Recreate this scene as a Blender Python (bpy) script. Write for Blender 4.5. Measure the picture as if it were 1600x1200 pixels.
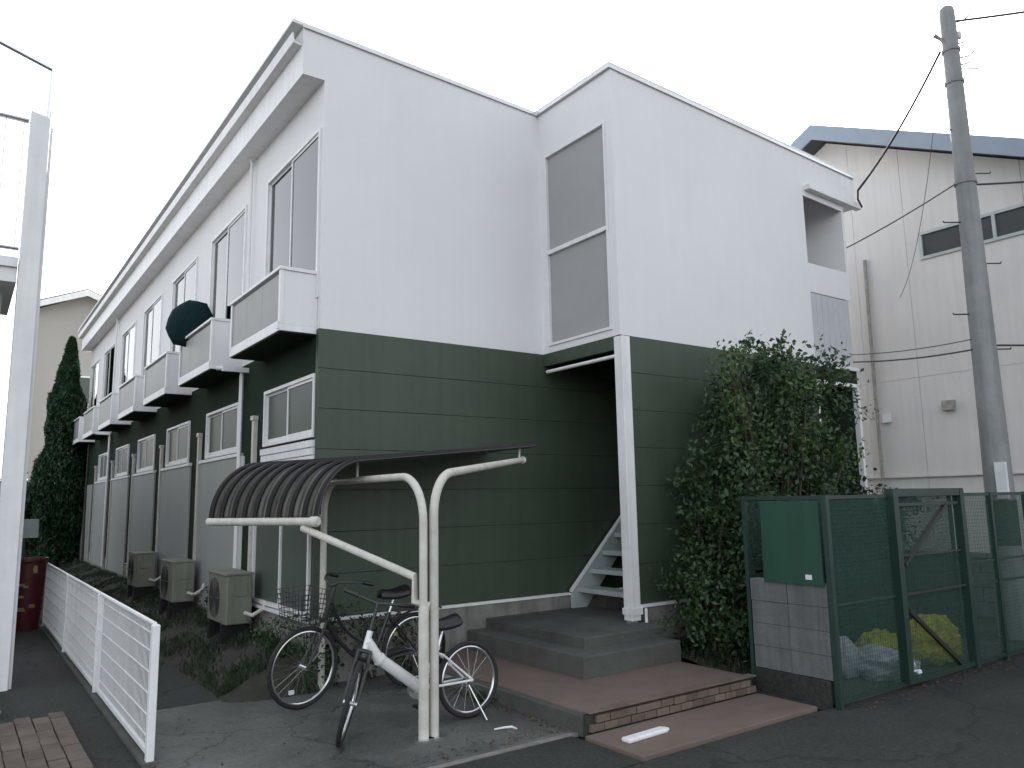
import bpy, math, random
import numpy as np
from mathutils import Vector, Matrix
random.seed(7); rng = np.random.default_rng(7)
for o in list(bpy.data.objects): bpy.data.objects.remove(o, do_unlink=True)
SC = bpy.context.scene
COL = SC.collection
R = math.radians

# ------------------------------------------------------------------ camera
CAM = Vector((-2.8635, -7.3053, 1.7))
cr, cu, cf = Vector((.814188, -.580333, -.017672)), Vector((-.072372, -.131641, .988652)), Vector((.576074, .803669, .149180))
cd = bpy.data.cameras.new('camera'); cam = bpy.data.objects.new('camera', cd); COL.objects.link(cam)
cd.sensor_width = 36; cd.lens = 1206.82 / 1600 * 36; cd.clip_start = .05; cd.clip_end = 3000
cam.matrix_world = Matrix(((cr.x, cu.x, -cf.x, CAM.x), (cr.y, cu.y, -cf.y, CAM.y), (cr.z, cu.z, -cf.z, CAM.z), (0, 0, 0, 1)))
SC.camera = cam
# ------------------------------------------------------------------ sky, sun, exposure
SUN_EL, SUN_AZ = R(29), R(45)          # azimuth measured from +Y towards +X
W = bpy.data.worlds.new('World'); SC.world = W; W.use_nodes = True
wn = W.node_tree.nodes; wl = W.node_tree.links
bg = wn['Background']; sky = wn.new('ShaderNodeTexSky'); sky.sky_type = 'NISHITA'; sky.sun_disc = False
sky.sun_elevation = SUN_EL; sky.sun_rotation = SUN_AZ; sky.air_density = 1.0; sky.dust_density = 3.0; sky.ozone_density = 1.0
hsv = wn.new('ShaderNodeHueSaturation'); hsv.inputs['Saturation'].default_value = .28
wl.new(sky.outputs[0], hsv.inputs['Color']); wl.new(hsv.outputs[0], bg.inputs['Color']); bg.inputs['Strength'].default_value = .13
sl = bpy.data.lights.new('sun', 'SUN'); sl.energy = 3.0; sl.angle = R(.5); sl.color = (1, .95, .88)
sun = bpy.data.objects.new('sun', sl); COL.objects.link(sun)
sd = Vector((math.sin(SUN_AZ) * math.cos(SUN_EL), math.cos(SUN_AZ) * math.cos(SUN_EL), math.sin(SUN_EL)))
sun.rotation_euler = sd.to_track_quat('Z', 'Y').to_euler(); sun.location = (20, 20, 20)
SC.view_settings.view_transform = 'Standard'; SC.view_settings.look = 'None'
SC.view_settings.exposure = 1.96; SC.view_settings.gamma = 1; SC.view_settings.use_curve_mapping = False
SC.cycles.max_bounces = 8; SC.cycles.transparent_max_bounces = 16

# ------------------------------------------------------------------ materials
M = {}
def mat(name, col, rough=.7, var=.18, scale=3.0, bump=0., bscale=60., metal=0., spec=.5, fine=0., streak=0., col2=None, island=0., crack=0., speck=0.):
    m = bpy.data.materials.new(name); m.use_nodes = True; M[name] = m
    n, l = m.node_tree.nodes, m.node_tree.links
    b = n['Principled BSDF']; b.inputs['Roughness'].default_value = rough; b.inputs['Metallic'].default_value = metal
    b.inputs['Specular IOR Level'].default_value = spec
    tc = n.new('ShaderNodeTexCoord'); geo = n.new('ShaderNodeNewGeometry')
    nz = n.new('ShaderNodeTexNoise'); nz.inputs['Scale'].default_value = scale; nz.inputs['Detail'].default_value = 6; nz.inputs['Roughness'].default_value = .62
    l.new(geo.outputs['Position'], nz.inputs['Vector'])
    rp = n.new('ShaderNodeValToRGB'); c2 = col2 or tuple(c * (1 - var * 2) for c in col)
    rp.color_ramp.elements[0].position = .3; rp.color_ramp.elements[1].position = .68
    rp.color_ramp.elements[0].color = (*c2, 1); rp.color_ramp.elements[1].color = (*col, 1)
    l.new(nz.outputs['Fac'], rp.inputs['Fac']); out = rp.outputs['Color']
    def mulnoise(vec, sc, lo, hi, a, bb):
        nonlocal out
        t = n.new('ShaderNodeTexNoise'); t.inputs['Scale'].default_value = sc; t.inputs['Detail'].default_value = 4
        l.new(vec, t.inputs['Vector'])
        mr = n.new('ShaderNodeMapRange'); mr.inputs['From Min'].default_value = a; mr.inputs['From Max'].default_value = bb
        mr.inputs['To Min'].default_value = lo; mr.inputs['To Max'].default_value = hi; l.new(t.outputs['Fac'], mr.inputs['Value'])
        mx = n.new('ShaderNodeMix'); mx.data_type = 'RGBA'; mx.blend_type = 'MULTIPLY'; mx.inputs[0].default_value = 1
        l.new(out, mx.inputs[6]); l.new(mr.outputs[0], mx.inputs[7]); out = mx.outputs[2]
    if fine: mulnoise(geo.outputs['Position'], 140., 1 - fine, 1 + fine * .4, .3, .7)
    if streak:
        mp = n.new('ShaderNodeMapping'); mp.inputs['Scale'].default_value = (7, 7, .35); l.new(geo.outputs['Position'], mp.inputs['Vector'])
        mulnoise(mp.outputs[0], 1.6, 1 - streak, 1., .35, .6)
    if speck: mulnoise(geo.outputs['Position'], 38., 1 - speck, 1 + speck*.6, .36, .66)
    if crack:
        vo = n.new('ShaderNodeTexVoronoi'); vo.feature = 'DISTANCE_TO_EDGE'; vo.inputs['Scale'].default_value = crack
        ad = n.new('ShaderNodeVectorMath'); ad.operation = 'MULTIPLY_ADD'; ad.inputs[1].default_value = (.5, .5, .5)
        wz = n.new('ShaderNodeTexNoise'); wz.inputs['Scale'].default_value = 3.; wz.inputs['Detail'].default_value = 8
        l.new(geo.outputs['Position'], wz.inputs['Vector']); l.new(wz.outputs['Color'], ad.inputs[0]); l.new(geo.outputs['Position'], ad.inputs[2]); l.new(ad.outputs[0], vo.inputs['Vector'])
        mr = n.new('ShaderNodeMapRange'); mr.inputs['From Min'].default_value = .002; mr.inputs['From Max'].default_value = .010; mr.inputs['To Min'].default_value = .45
        l.new(vo.outputs['Distance'], mr.inputs['Value'])
        mx = n.new('ShaderNodeMix'); mx.data_type = 'RGBA'; mx.blend_type = 'MULTIPLY'; mx.inputs[0].default_value = 1
        l.new(out, mx.inputs[6]); l.new(mr.outputs[0], mx.inputs[7]); out = mx.outputs[2]
    if island:
        mr = n.new('ShaderNodeMapRange'); mr.inputs['To Min'].default_value = 1 - island; mr.inputs['To Max'].default_value = 1 + island * .5
        oi = n.new('ShaderNodeObjectInfo'); ad = n.new('ShaderNodeMath'); ad.operation = 'ADD'; fr = n.new('ShaderNodeMath'); fr.operation = 'FRACT'
        l.new(geo.outputs['Random Per Island'], ad.inputs[0]); l.new(oi.outputs['Random'], ad.inputs[1]); l.new(ad.outputs[0], fr.inputs[0])
        l.new(fr.outputs[0], mr.inputs['Value'])
        mx = n.new('ShaderNodeMix'); mx.data_type = 'RGBA'; mx.blend_type = 'MULTIPLY'; mx.inputs[0].default_value = 1
        l.new(out, mx.inputs[6]); l.new(mr.outputs[0], mx.inputs[7]); out = mx.outputs[2]
    l.new(out, b.inputs['Base Color'])
    if bump:
        t = n.new('ShaderNodeTexNoise'); t.inputs['Scale'].default_value = bscale; t.inputs['Detail'].default_value = 5
        l.new(geo.outputs['Position'], t.inputs['Vector'])
        bp = n.new('ShaderNodeBump'); bp.inputs['Strength'].default_value = bump; bp.inputs['Distance'].default_value = .01
        l.new(t.outputs['Fac'], bp.inputs['Height']); l.new(bp.outputs[0], b.inputs['Normal'])
    return m
mat('white_wall', (.76, .755, .76), .75, .03, .7, .12, 90, streak=.012)
mat('white_trim', (.8, .8, .8), .45, .05, 4, streak=.08)
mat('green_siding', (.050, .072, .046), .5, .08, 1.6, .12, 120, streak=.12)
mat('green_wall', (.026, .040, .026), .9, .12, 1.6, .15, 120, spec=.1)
mat('panel_white', (.32, .34, .32), .6, .06, 1.0, .06, 60, streak=.05)
mat('grey_panel', (.27, .27, .26), .5, .06, 2.5, .05, 60)
mat('frosted', (.34, .345, .34), .25, .04, 1.5)
mat('concrete', (.27, .26, .235), .85, .2, 3, .4, 70, fine=.2, streak=.25)
mat('concrete_dark', (.105, .112, .097), .85, .25, 1.8, .4, 70, fine=.25)
mat('block', (.165, .172, .172), .9, .12, 5, .6, 90, fine=.3, streak=.25)
mat('asphalt', (.042, .047, .039), .85, .30, .7, .9, 160, fine=.5, crack=.35, speck=.35)
mat('parking', (.15, .157, .145), .62, .3, .9, .5, 120, fine=.3, col2=(.045, .052, .045), crack=.5, speck=.2)
mat('brown_tile', (.175, .13, .105), .8, .13, 2.2, .3, 110, fine=.2)
mat('brick', (.20, .15, .115), .85, .2, 5, .4, 90, fine=.25, island=.3)
mat('paver', (.16, .125, .10), .85, .2, 5, .4, 90, fine=.25, island=.25)
mat('joint', (.045, .047, .04), .95, .2, 8)
mat('soil', (.045, .045, .03), .95, .3, 6, .8, 60, fine=.3)
mat('beige', (.61, .595, .58), .8, .05, .9, .3, 120, streak=.05)
mat('beige_far', (.36, .345, .315), .8, .05, .5)
mat('slate_fascia', (.22, .27, .33), .5, .06, 2)
mat('roof_dark', (.09, .09, .095), .7, .1, 3)
mat('pole_concrete', (.29, .30, .30), .85, .12, 3, .3, 110, fine=.15, streak=.2)
mat('dark_metal', (.03, .032, .032), .45, .1, 8)
mat('black', (.012, .012, .013), .4, .1, 8)
mat('rubber', (.016, .016, .016), .75, .1, 20)
mat('chrome', (.62, .62, .62), .22, .06, 10, metal=.9)
mat('bike_white', (.75, .75, .74), .3, .05, 8)
mat('bike_black', (.02, .022, .024), .3, .1, 8)
mat('pipe_cream', (.62, .61, .55), .45, .10, 9, .15, 60, streak=.12, col2=(.50, .48, .42))
mat('roof_sheet', (.105, .098, .085), .3, .25, 5, spec=.6)
mat('roof_rib', (.012, .011, .011), .5, .1, 6, spec=.3)
mat('green_frame', (.014, .040, .031), .45, .12, 6)
mat('green_sheet', (.012, .066, .040), .6, .08, 2, streak=.15)
mat('red_plastic', (.085, .010, .013), .45, .12, 5)
mat('yellow', (.30, .23, .09), .6, .1, 8)
mat('bag', (.68, .71, .80), .35, .1, 6, .5, 22)
mat('yellow_net', (.75, .72, .04), .8, .3, 18, 1., 160, col2=(.26, .28, .02))
mat('umbrella', (.008, .024, .025), .9, .1, 6, spec=.08)
mat('ac_body', (.20, .21, .165), .55, .08, 4, streak=.2)
mat('curtain', (.22, .23, .235), .9, .05, 3)
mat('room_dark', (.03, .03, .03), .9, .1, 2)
mat('bark', (.07, .055, .04), .9, .2, 12, .6, 60)
mat('stone', (.35, .34, .31), .9, .2, 12, .5, 60)
mat('paper', (.7, .72, .72), .7, .08, 5)
mat('blue_grey', (.42, .47, .46), .6, .1, 4)

def leafmat(name, col, col2):
    m = mat(name, col, .5, .2, 2.5, col2=col2, island=.5)
    n, l = m.node_tree.nodes, m.node_tree.links
    b = n['Principled BSDF']; src = b.inputs['Base Color'].links[0].from_socket
    tr = n.new('ShaderNodeBsdfTranslucent'); l.new(src, tr.inputs['Color'])
    mx = n.new('ShaderNodeMixShader'); mx.inputs[0].default_value = .3
    l.new(b.outputs[0], mx.inputs[1]); l.new(tr.outputs[0], mx.inputs[2]); l.new(mx.outputs[0], n['Material Output'].inputs['Surface'])
leafmat('leaf', (.058, .108, .036), (.022, .055, .020))
leafmat('leaf_light', (.10, .17, .05), (.05, .10, .03))
leafmat('leaf_cypress', (.030, .085, .030), (.012, .045, .016))
leafmat('leaf_hedge', (.022, .045, .02), (.012, .028, .014))
leafmat('grass', (.032, .062, .020), (.015, .035, .012))

def glassmat(name, tint, refl, rough=.02):
    m = bpy.data.materials.new(name); m.use_nodes = True; M[name] = m
    n, l = m.node_tree.nodes, m.node_tree.links
    n.remove(n['Principled BSDF'])
    t = n.new('ShaderNodeBsdfTransparent'); t.inputs[0].default_value = (*tint, 1)
    g = n.new('ShaderNodeBsdfGlossy'); g.inputs['Roughness'].default_value = rough
    lw = n.new('ShaderNodeFresnel'); lw.inputs['IOR'].default_value = refl
    mx = n.new('ShaderNodeMixShader'); l.new(lw.outputs[0], mx.inputs[0]); l.new(t.outputs[0], mx.inputs[1]); l.new(g.outputs[0], mx.inputs[2])
    l.new(mx.outputs[0], n['Material Output'].inputs['Surface'])
glassmat('glass', (.72, .77, .77), 1.85)
def netmat(name, col, fac):
    m = bpy.data.materials.new(name); m.use_nodes = True; M[name] = m
    n, l = m.node_tree.nodes, m.node_tree.links
    b = n['Principled BSDF']; b.inputs['Base Color'].default_value = (*col, 1); b.inputs['Roughness'].default_value = .7
    t = n.new('ShaderNodeBsdfTransparent'); mx = n.new('ShaderNodeMixShader'); mx.inputs[0].default_value = fac
    l.new(t.outputs[0], mx.inputs[1]); l.new(b.outputs[0], mx.inputs[2]); l.new(mx.outputs[0], n['Material Output'].inputs['Surface'])
netmat('net_green', (.012, .048, .036), .56)
mat('net_cord', (.012, .050, .036), .8, .15, 9)
netmat('clear_roof', (.07, .065, .06), .93)

# ------------------------------------------------------------------ builders
class MB:
    def __init__(s): s.v = []; s.f = []
    def quad(s, a, b, c, d):
        k = len(s.v); s.v += [tuple(a), tuple(b), tuple(c), tuple(d)]; s.f.append((k, k+1, k+2, k+3)); return s
    def box(s, x0, x1, y0, y1, z0, z1):
        k = len(s.v)
        s.v += [(x0,y0,z0),(x1,y0,z0),(x1,y1,z0),(x0,y1,z0),(x0,y0,z1),(x1,y0,z1),(x1,y1,z1),(x0,y1,z1)]
        s.f += [tuple(k+i for i in q) for q in ((0,3,2,1),(4,5,6,7),(0,1,5,4),(1,2,6,5),(2,3,7,6),(3,0,4,7))]; return s
    def prism(s, poly, axis, a, b):
        """extrude a 2-D polygon along axis ('x','y' or 'z') from a to b"""
        k = len(s.v); n = len(poly)
        def P(p, t): return (t, p[0], p[1]) if axis == 'x' else (p[0], t, p[1]) if axis == 'y' else (p[0], p[1], t)
        s.v += [P(p, a) for p in poly] + [P(p, b) for p in poly]
        s.f.append(tuple(range(k, k+n))); s.f.append(tuple(range(k+2*n-1, k+n-1, -1)))
        for i in range(n): j = (i+1) % n; s.f.append((k+i, k+n+i, k+n+j, k+j))
        return s
    def tube(s, pts, r, n=10, closed=False, cap=True):
        pts = [Vector(p) for p in pts]; m = len(pts); k = len(s.v); rr = r if isinstance(r, (list, tuple)) else [r]*m
        up = None
        for i, p in enumerate(pts):
            if closed: t = (pts[(i+1) % m] - pts[i-1]).normalized()
            else: t = (pts[min(i+1, m-1)] - pts[max(i-1, 0)]).normalized()
            if up is None: up = t.orthogonal().normalized()
            up = (up - t * up.dot(t)).normalized(); w = t.cross(up)
            for j in range(n):
                a = 2*math.pi*j/n; s.v.append(tuple(p + (up*math.cos(a) + w*math.sin(a))*rr[i]))
        for i in range(m if closed else m-1):
            i2 = (i+1) % m
            for j in range(n):
                j2 = (j+1) % n; s.f.append((k+i*n+j, k+i2*n+j, k+i2*n+j2, k+i*n+j2))
        if cap and not closed:
            s.f.append(tuple(k+j for j in range(n-1, -1, -1))); s.f.append(tuple(k+(m-1)*n+j for j in range(n)))
        return s
    def lathe(s, prof, n=24, org=(0,0,0), axis=None):
        k = len(s.v); m = len(prof); q = Vector((0,0,1)).rotation_difference(Vector(axis)) if axis else None
        for r, z in prof:
            for j in range(n):
                a = 2*math.pi*j/n; p = Vector((r*math.cos(a), r*math.sin(a), z))
                if q: p = q @ p
                s.v.append(tuple(p + Vector(org)))
        for i in range(m-1):
            for j in range(n):
                j2 = (j+1) % n; s.f.append((k+i*n+j, k+i*n+j2, k+(i+1)*n+j2, k+(i+1)*n+j))
        return s
    def build(s, name, material, parent=None, smooth=False, bevel=0, mod=None):
        me = bpy.data.meshes.new(name); me.from_pydata(s.v, [], s.f); me.update()
        me.materials.append(M[material])
        if smooth:
            me.polygons.foreach_set('use_smooth', [True]*len(me.polygons))
            me.set_sharp_from_angle(angle=R(40))
        o = bpy.data.objects.new(name, me); COL.objects.link(o)
        if parent is not None: o.parent = parent; o.matrix_parent_inverse = Matrix.Identity(4); o.location = -Vector(parent.get('_org', (0,0,0)))
        if bevel:
            b = o.modifiers.new('bevel', 'BEVEL'); b.width = bevel; b.segments = 2; b.limit_method = 'ANGLE'
        return o
def tag(o, label=None, cat=None, group=None, kind=None):
    if label: o['label'] = label
    if cat: o['category'] = cat
    if group: o['group'] = group
    if kind: o['kind'] = kind
    return o
ORG = {}
def thing(name, loc, label, cat, group=None, rot=(0,0,0)):
    """Empty at a thing's base; parts built in world coordinates are offset by parts()"""
    o = bpy.data.objects.new(name, None); COL.objects.link(o); o.location = loc; o.rotation_euler = rot; o.empty_display_size = .2
    return tag(o, label, cat, group)
def part(mb, name, material, parent, local=False, **k):
    """a part under parent. mb is in world coordinates unless local"""
    o = mb.build(name, material, None, **k); o.parent = parent
    if not local:
        base = Vector(parent.location) if parent.parent is None else Vector((0,0,0))
        o.location = -base if parent.parent is None else (0,0,0)
    return o
def B(*a): return MB().box(*a)
def bez(p0, p1, p2, n=8):
    p0, p1, p2 = Vector(p0), Vector(p1), Vector(p2)
    return [tuple(p0*(1-t)**2 + p1*2*t*(1-t) + p2*t*t) for t in [i/n for i in range(n+1)]]
def wall_with_holes(u0, u1, v0, v1, holes, fn):
    us = sorted({u0, u1, *[h[0] for h in holes], *[h[1] for h in holes]}); vs = sorted({v0, v1, *[h[2] for h in holes], *[h[3] for h in holes]})
    for i in range(len(us)-1):
        j = 0
        while j < len(vs)-1:
            um = (us[i]+us[i+1])/2
            inside = lambda q: any(h[0] < um < h[1] and h[2] < (vs[q]+vs[q+1])/2 < h[3] for h in holes)
            if inside(j): j += 1; continue
            e = j
            while e+1 < len(vs)-1 and not inside(e+1): e += 1
            fn(us[i], us[i+1], vs[j], vs[e+1]); j = e+1
def leaf_mesh(P, size, name, material, parent=None, droop=.0, aspect=.55, up=.0, bend=False):
    """one small pointed leaf (a folded quad of two triangles) at every point of P"""
    n = len(P); d = rng.normal(size=(n,3)); d[:,2] += up; d /= np.linalg.norm(d,axis=1)[:,None]
    e = rng.normal(size=(n,3)); e -= d*(e*d).sum(1)[:,None]; e /= np.linalg.norm(e,axis=1)[:,None]
    nn = np.cross(d, e)
    s = size*rng.uniform(.6,1.3,size=n)[:,None]
    a = P - d*s*.5; c = P + d*s*.5; b = P + e*s*aspect*.5 + nn*s*.12; f = P - e*s*aspect*.5 + nn*s*.12
    V = np.stack([a,b,c,f],1).reshape(-1,3)
    me = bpy.data.meshes.new(name); me.vertices.add(4*n); me.vertices.foreach_set('co', V.astype(np.float32).ravel())
    idx = np.arange(4*n).reshape(n,4); T = np.stack([idx[:,[0,1,2]], idx[:,[0,2,3]]],1).reshape(-1,3)
    me.loops.add(6*n); me.loops.foreach_set('vertex_index', T.astype(np.int32).ravel())
    me.polygons.add(2*n); me.polygons.foreach_set('loop_start', np.arange(0,6*n,3,dtype=np.int32))
    me.update(calc_edges=True); me.materials.append(M[material])
    o = bpy.data.objects.new(name, me); COL.objects.link(o)
    if parent is not None: o.parent = parent; o.location = -Vector(parent.location)
    return o
def copy_tree(o, parent=None, delta=None):
    c = o.copy(); COL.objects.link(c); c.parent = parent
    if delta is not None: c.location = Vector(o.location) + Vector(delta)
    for ch in list(o.children): copy_tree(ch, c)
    return c

# ------------------------------------------------------------------ setting: ground
XE, YE, PROJ, XA = 7.42, 17.2, 1.35, 2.84
def zr(x): return 6.666 - .034*x
o = MB().quad((-600,-600,-.03),(600,-600,-.03),(600,600,-.03),(-600,600,-.03)).build('ground', 'soil'); tag(o, kind='structure')
# road: a sheet in front of the property
o = MB().quad((-60,-14,-.008),(60,-14,-.008),(60,-3.42,-.008),(-60,-3.42,-.008)).build('road', 'asphalt'); tag(o, kind='structure')
# asphalt apron between road and parking slab, left of the tiles
m = MB()
m.quad((-12,-3.42,-.004),(.92,-3.42,-.004),(.92,-2.64,-.004),(-12,-2.64,-.004)); m.quad((2.92,-3.42,-.004),(60,-3.42,-.004),(60,-2.6,-.004),(2.92,-2.6,-.004))
tag(m.build('road_shoulder', 'asphalt'), kind='structure')
# parking slab
nx, ny = 2, 2
o = B(-1.66,1.0,-2.64,.0,-.02,.012).build('parking_slab', 'parking', bevel=.006); tag(o, kind='structure')
# thin light edge of the slab: drain channel along the front
tag(B(-1.66,1.0,-2.70,-2.645,-.02,.004).build('drain_channel', 'concrete'), kind='structure')
# alley between fence and building
m = MB()
m.quad((-1.66,0,.006),(-.8,0,.006),(-.8,19,.05),(-1.66,19,.05)); tag(m.build('alley_path', 'asphalt'), kind='structure')
# neighbour's yard on the left
m = MB().quad((-9,-2.64,.002),(-1.72,-2.64,.002),(-1.72,19,.03),(-9,19,.03)); tag(m.build('neighbour_yard', 'asphalt'), kind='structure')
# earth bank along the left facade
m = MB(); ys = np.concatenate([[-.32,-.12], np.linspace(.12, 17.4, 70)]); xs = np.linspace(-.85, -.03, 9)
for i, y in enumerate(ys):
    for j, x in enumerate(xs):
        t = (x+.85)/.83; z = .005 + .31*min(1, t*1.25) + (rng.normal()*.012 if 0 < j < 8 else 0)
        if i == 0: z = -.01
        if i == 1: z = .004 + z*.35
        m.v.append((x + rng.normal()*.01, y, z))
for i in range(len(ys)-1):
    for j in range(8): k = i*9+j; m.f.append((k, k+1, k+10, k+9))
tag(m.build('earth_bank', 'soil', smooth=True), kind='structure')
# planting bed by the entrance
m = MB(); xs = np.linspace(2.93, 7.6, 30); ys = np.linspace(-2.6, -1.36, 9)
for x in xs:
    for y in ys: m.v.append((x, y, .06 + .10*min(1,(y+2.6)/.5) + rng.normal()*.012))
for i in range(29):
    for j in range(8): k = i*9+j; m.f.append((k, k+9, k+10, k+1))
tag(m.build('planting_bed', 'soil', smooth=True), kind='structure')
# brick paving in front of the neighbour's flats: every brick is a piece
pv = MB().quad((-3.3,-1.35,.004),(-1.98,-1.35,.004),(-1.98,.46,.004),(-3.3,.46,.004)).build('brick_paving', 'joint'); tag(pv, kind='structure')
bm0 = B(-.056,.056,-.105,.105,0,.028); brick_me = None
ix = 0
for i in range(11):
    x = -3.24 + i*.118
    off = .11*(i % 2)
    for j in range(9):
        y = -1.24 + j*.218 + off*.0 + (i % 2)*.109
        if y + .1 > .46: continue
        if brick_me is None:
            ob = bm0.build('brick', 'paver', bevel=.005); brick_me = ob.data
        else:
            ob = bpy.data.objects.new('brick', brick_me); COL.objects.link(ob)
            bv = ob.modifiers.new('bevel', 'BEVEL'); bv.width = .005; bv.segments = 2
        ob.parent = pv; ob.location = (x + random.uniform(-.003,.003), y + random.uniform(-.003,.003), .004 + random.uniform(-.003,.004)); ob.rotation_euler = (random.uniform(-.01,.01), random.uniform(-.01,.01), random.uniform(-.015,.015))

# ------------------------------------------------------------------ the apartment building
apt = thing('apartment_building', (0,0,0), 'two-storey apartment building, white upper floor over dark green siding, long balcony side', 'building')
PITCH = 2.56
NB = 6
UW = [(PITCH*k+.04, PITCH*k+1.74, 3.78, 5.62) for k in range(NB)] + [(PITCH*NB+.04, PITCH*NB+1.5, 3.78, 5.62)]
GW = [(PITCH*k+.06, PITCH*k+1.62, 2.36, 3.0) for k in range(NB)]
# upper side wall
m = MB(); wall_with_holes(0, YE, 3.45, 6.30, UW, lambda a,b,c,d: m.box(0,.14,a,b,c,d)); part(m, 'side_wall', 'white_wall', apt)
# gable wall (street end), upper: one plane with the eave fin
m = MB()
m.prism([(-.24,6.13),(0,6.13),(0,3.45),(XA,3.45),(XA,zr(XA)),(-.24,zr(-.24))], 'y', -.012, .0)
part(m, 'end_wall', 'white_wall', apt)
# projecting stair block, upper: side with frosted panel, front
m = MB(); wall_with_holes(-PROJ, -.012, 3.45, 5.98, [(-1.25,-.14,3.53,5.95)], lambda a,b,c,d: m.box(XA,XA+.1,a,b,c,d))
m.prism([(-PROJ,5.98),(-.012,5.98),(-.012,zr(XA)),(-PROJ,zr(XA))], 'x', XA, XA+.1)
part(m, 'stair_block_side', 'white_wall', apt)
fr = MB()
for a in ((-1.25,-1.22),(-.17,-.14)): fr.box(XA-.015,XA+.05,a[0],a[1],3.53,5.95)
for a in ((3.53,3.56),(4.665,4.715),(5.92,5.95)): fr.box(XA-.018,XA+.05,-1.22,-.17,a[0],a[1])
win = part(fr, 'stair_window', 'white_trim', apt)
for (a,b) in ((3.56,4.665),(4.715,5.92)):
    p = MB().box(XA+.02,XA+.03,-1.22,-.17,a,b).build('pane', 'frosted'); p.parent = win
# front of the block: wall with openings for the walkway bay on the right
XW0 = 6.43
m = MB()
m.prism([(XA,3.45),(XW0,3.45),(XW0,zr(XW0)),(XA,zr(XA))], 'y', -PROJ-.012, -PROJ)
m.box(XW0, XE, -PROJ-.012, -PROJ, 4.45, 4.86)                                # band between opening and guard
m.prism([(XW0,5.83),(XE,5.79),(XE,zr(XE)),(XW0,zr(XW0))], 'y', -PROJ-.012, -PROJ)
m.box(XE-.06, XE, -PROJ-.012, -PROJ, 4.86, 5.79)
part(m, 'stair_block_front', 'white_wall', apt)
# guard panel of pale grey boards
for i in range(7):
    x = XW0 + .01 + i*.132
    part(B(x, x+.128, -PROJ-.002, -PROJ+.02, 3.47, 4.44), 'guard_board', 'grey_light' if 'grey_light' in M else 'frosted', apt)
part(B(XW0-.01, XE+.02, -PROJ-.03, -PROJ+.02, 3.42, 3.475), 'guard_sill', 'white_trim', apt)
part(B(XW0, XE, -PROJ-.004, -PROJ+.06, 3.235, 3.418), 'guard_beam', 'green_wall', apt)
part(B(XW0-.012, XE+.02, -PROJ-.03, -PROJ+.03, 3.185, 3.233), 'lintel', 'white_trim', apt)
part(B(XW0-.025, XW0+.012, -PROJ-.022, -PROJ+.05, 1.2, 3.183), 'jamb', 'white_trim', apt)
part(B(XE-.05, XE+.01, -PROJ-.022, -PROJ+.05, .3, 3.183), 'jamb', 'white_trim', apt)
# walkway interior: inner wall, floor and back so the openings show a real space
m = MB(); m.box(XW0-.02, XW0, -PROJ, 6, .3, 6.3); part(m, 'walkway_wall', 'white_wall', apt)
part(B(XW0, XE, -PROJ+.06, 6, 3.25, 3.42), 'walkway_floor', 'concrete', apt)
part(B(XW0, XE, 5.9, 6, .0, 6.3), 'walkway_end', 'white_wall', apt)
part(B(XE-.06, XE, -PROJ+.05, 8, 3.42, 4.6), 'walkway_parapet', 'white_wall', apt)
part(B(XW0+.28, XW0+.33, -.3, -.25, 3.42, 6.2), 'walkway_post', 'white_trim', apt)
part(MB().tube([(XW0+.34,-.6,4.93),(XW0+.34,-.6,5.0),(XW0+.42,-.66,5.12),(XW0+.46,-.7,5.14)],[.05,.05,.03,.015],8), 'walkway_lamp', 'bark', apt)
# roof: shed sheet, cap and fascias
m = MB()
m.prism([(-.36,zr(-.36)+.005),(XE+.34,zr(XE+.34)+.005),(XE+.34,zr(XE+.34)+.045),(-.36,zr(-.36)+.045)], 'y', 0.0, YE+.2)
m.prism([(XA-.03,zr(XA)+.005),(XE+.34,zr(XE+.34)+.005),(XE+.34,zr(XE+.34)+.045),(XA-.03,zr(XA)+.045)], 'y', -PROJ-.03, 0.0)
roof = part(m, 'roof', 'white_trim', apt)
m = MB(); m.prism([(-.262,zr(-.262)-.03),(XA-.04,zr(XA)-.03),(XA-.04,zr(XA)+.003),(-.262,zr(-.262)+.003)], 'y', -.035, -.013)
m.prism([(XA-.04,zr(XA)-.03),(XE+.34,zr(XE+.3)-.03),(XE+.34,zr(XE+.3)+.003),(XA-.04,zr(XA)+.003)], 'y', -PROJ-.035, -PROJ-.013)
m.box(XA-.04, XA-.002, -PROJ-.013, -.013, zr(XA)-.03, zr(XA)+.003)
c = m.build('roof_edge_trim', 'chrome'); c.parent = roof
# fascia and gutter along the side
part(B(-.24, -.2, 0.0, YE+.15, 6.13, 6.66), 'fascia', 'white_trim', apt)
g = MB(); g.prism([(-.245,6.47),(-.33,6.485),(-.345,6.59),(-.332,6.595),(-.317,6.50),(-.245,6.488)], 'y', .04, YE+.2); part(g, 'gutter', 'white_trim', apt)
part(B(-.2, 0, 0.0, YE+.15, 6.13, 6.15), 'soffit', 'white_trim', apt)
part(B(-.02, .0-.001, .0, YE, 6.28, 6.128), 'soffit_shadow_strip', 'grey_panel', apt) if False else None
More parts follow.
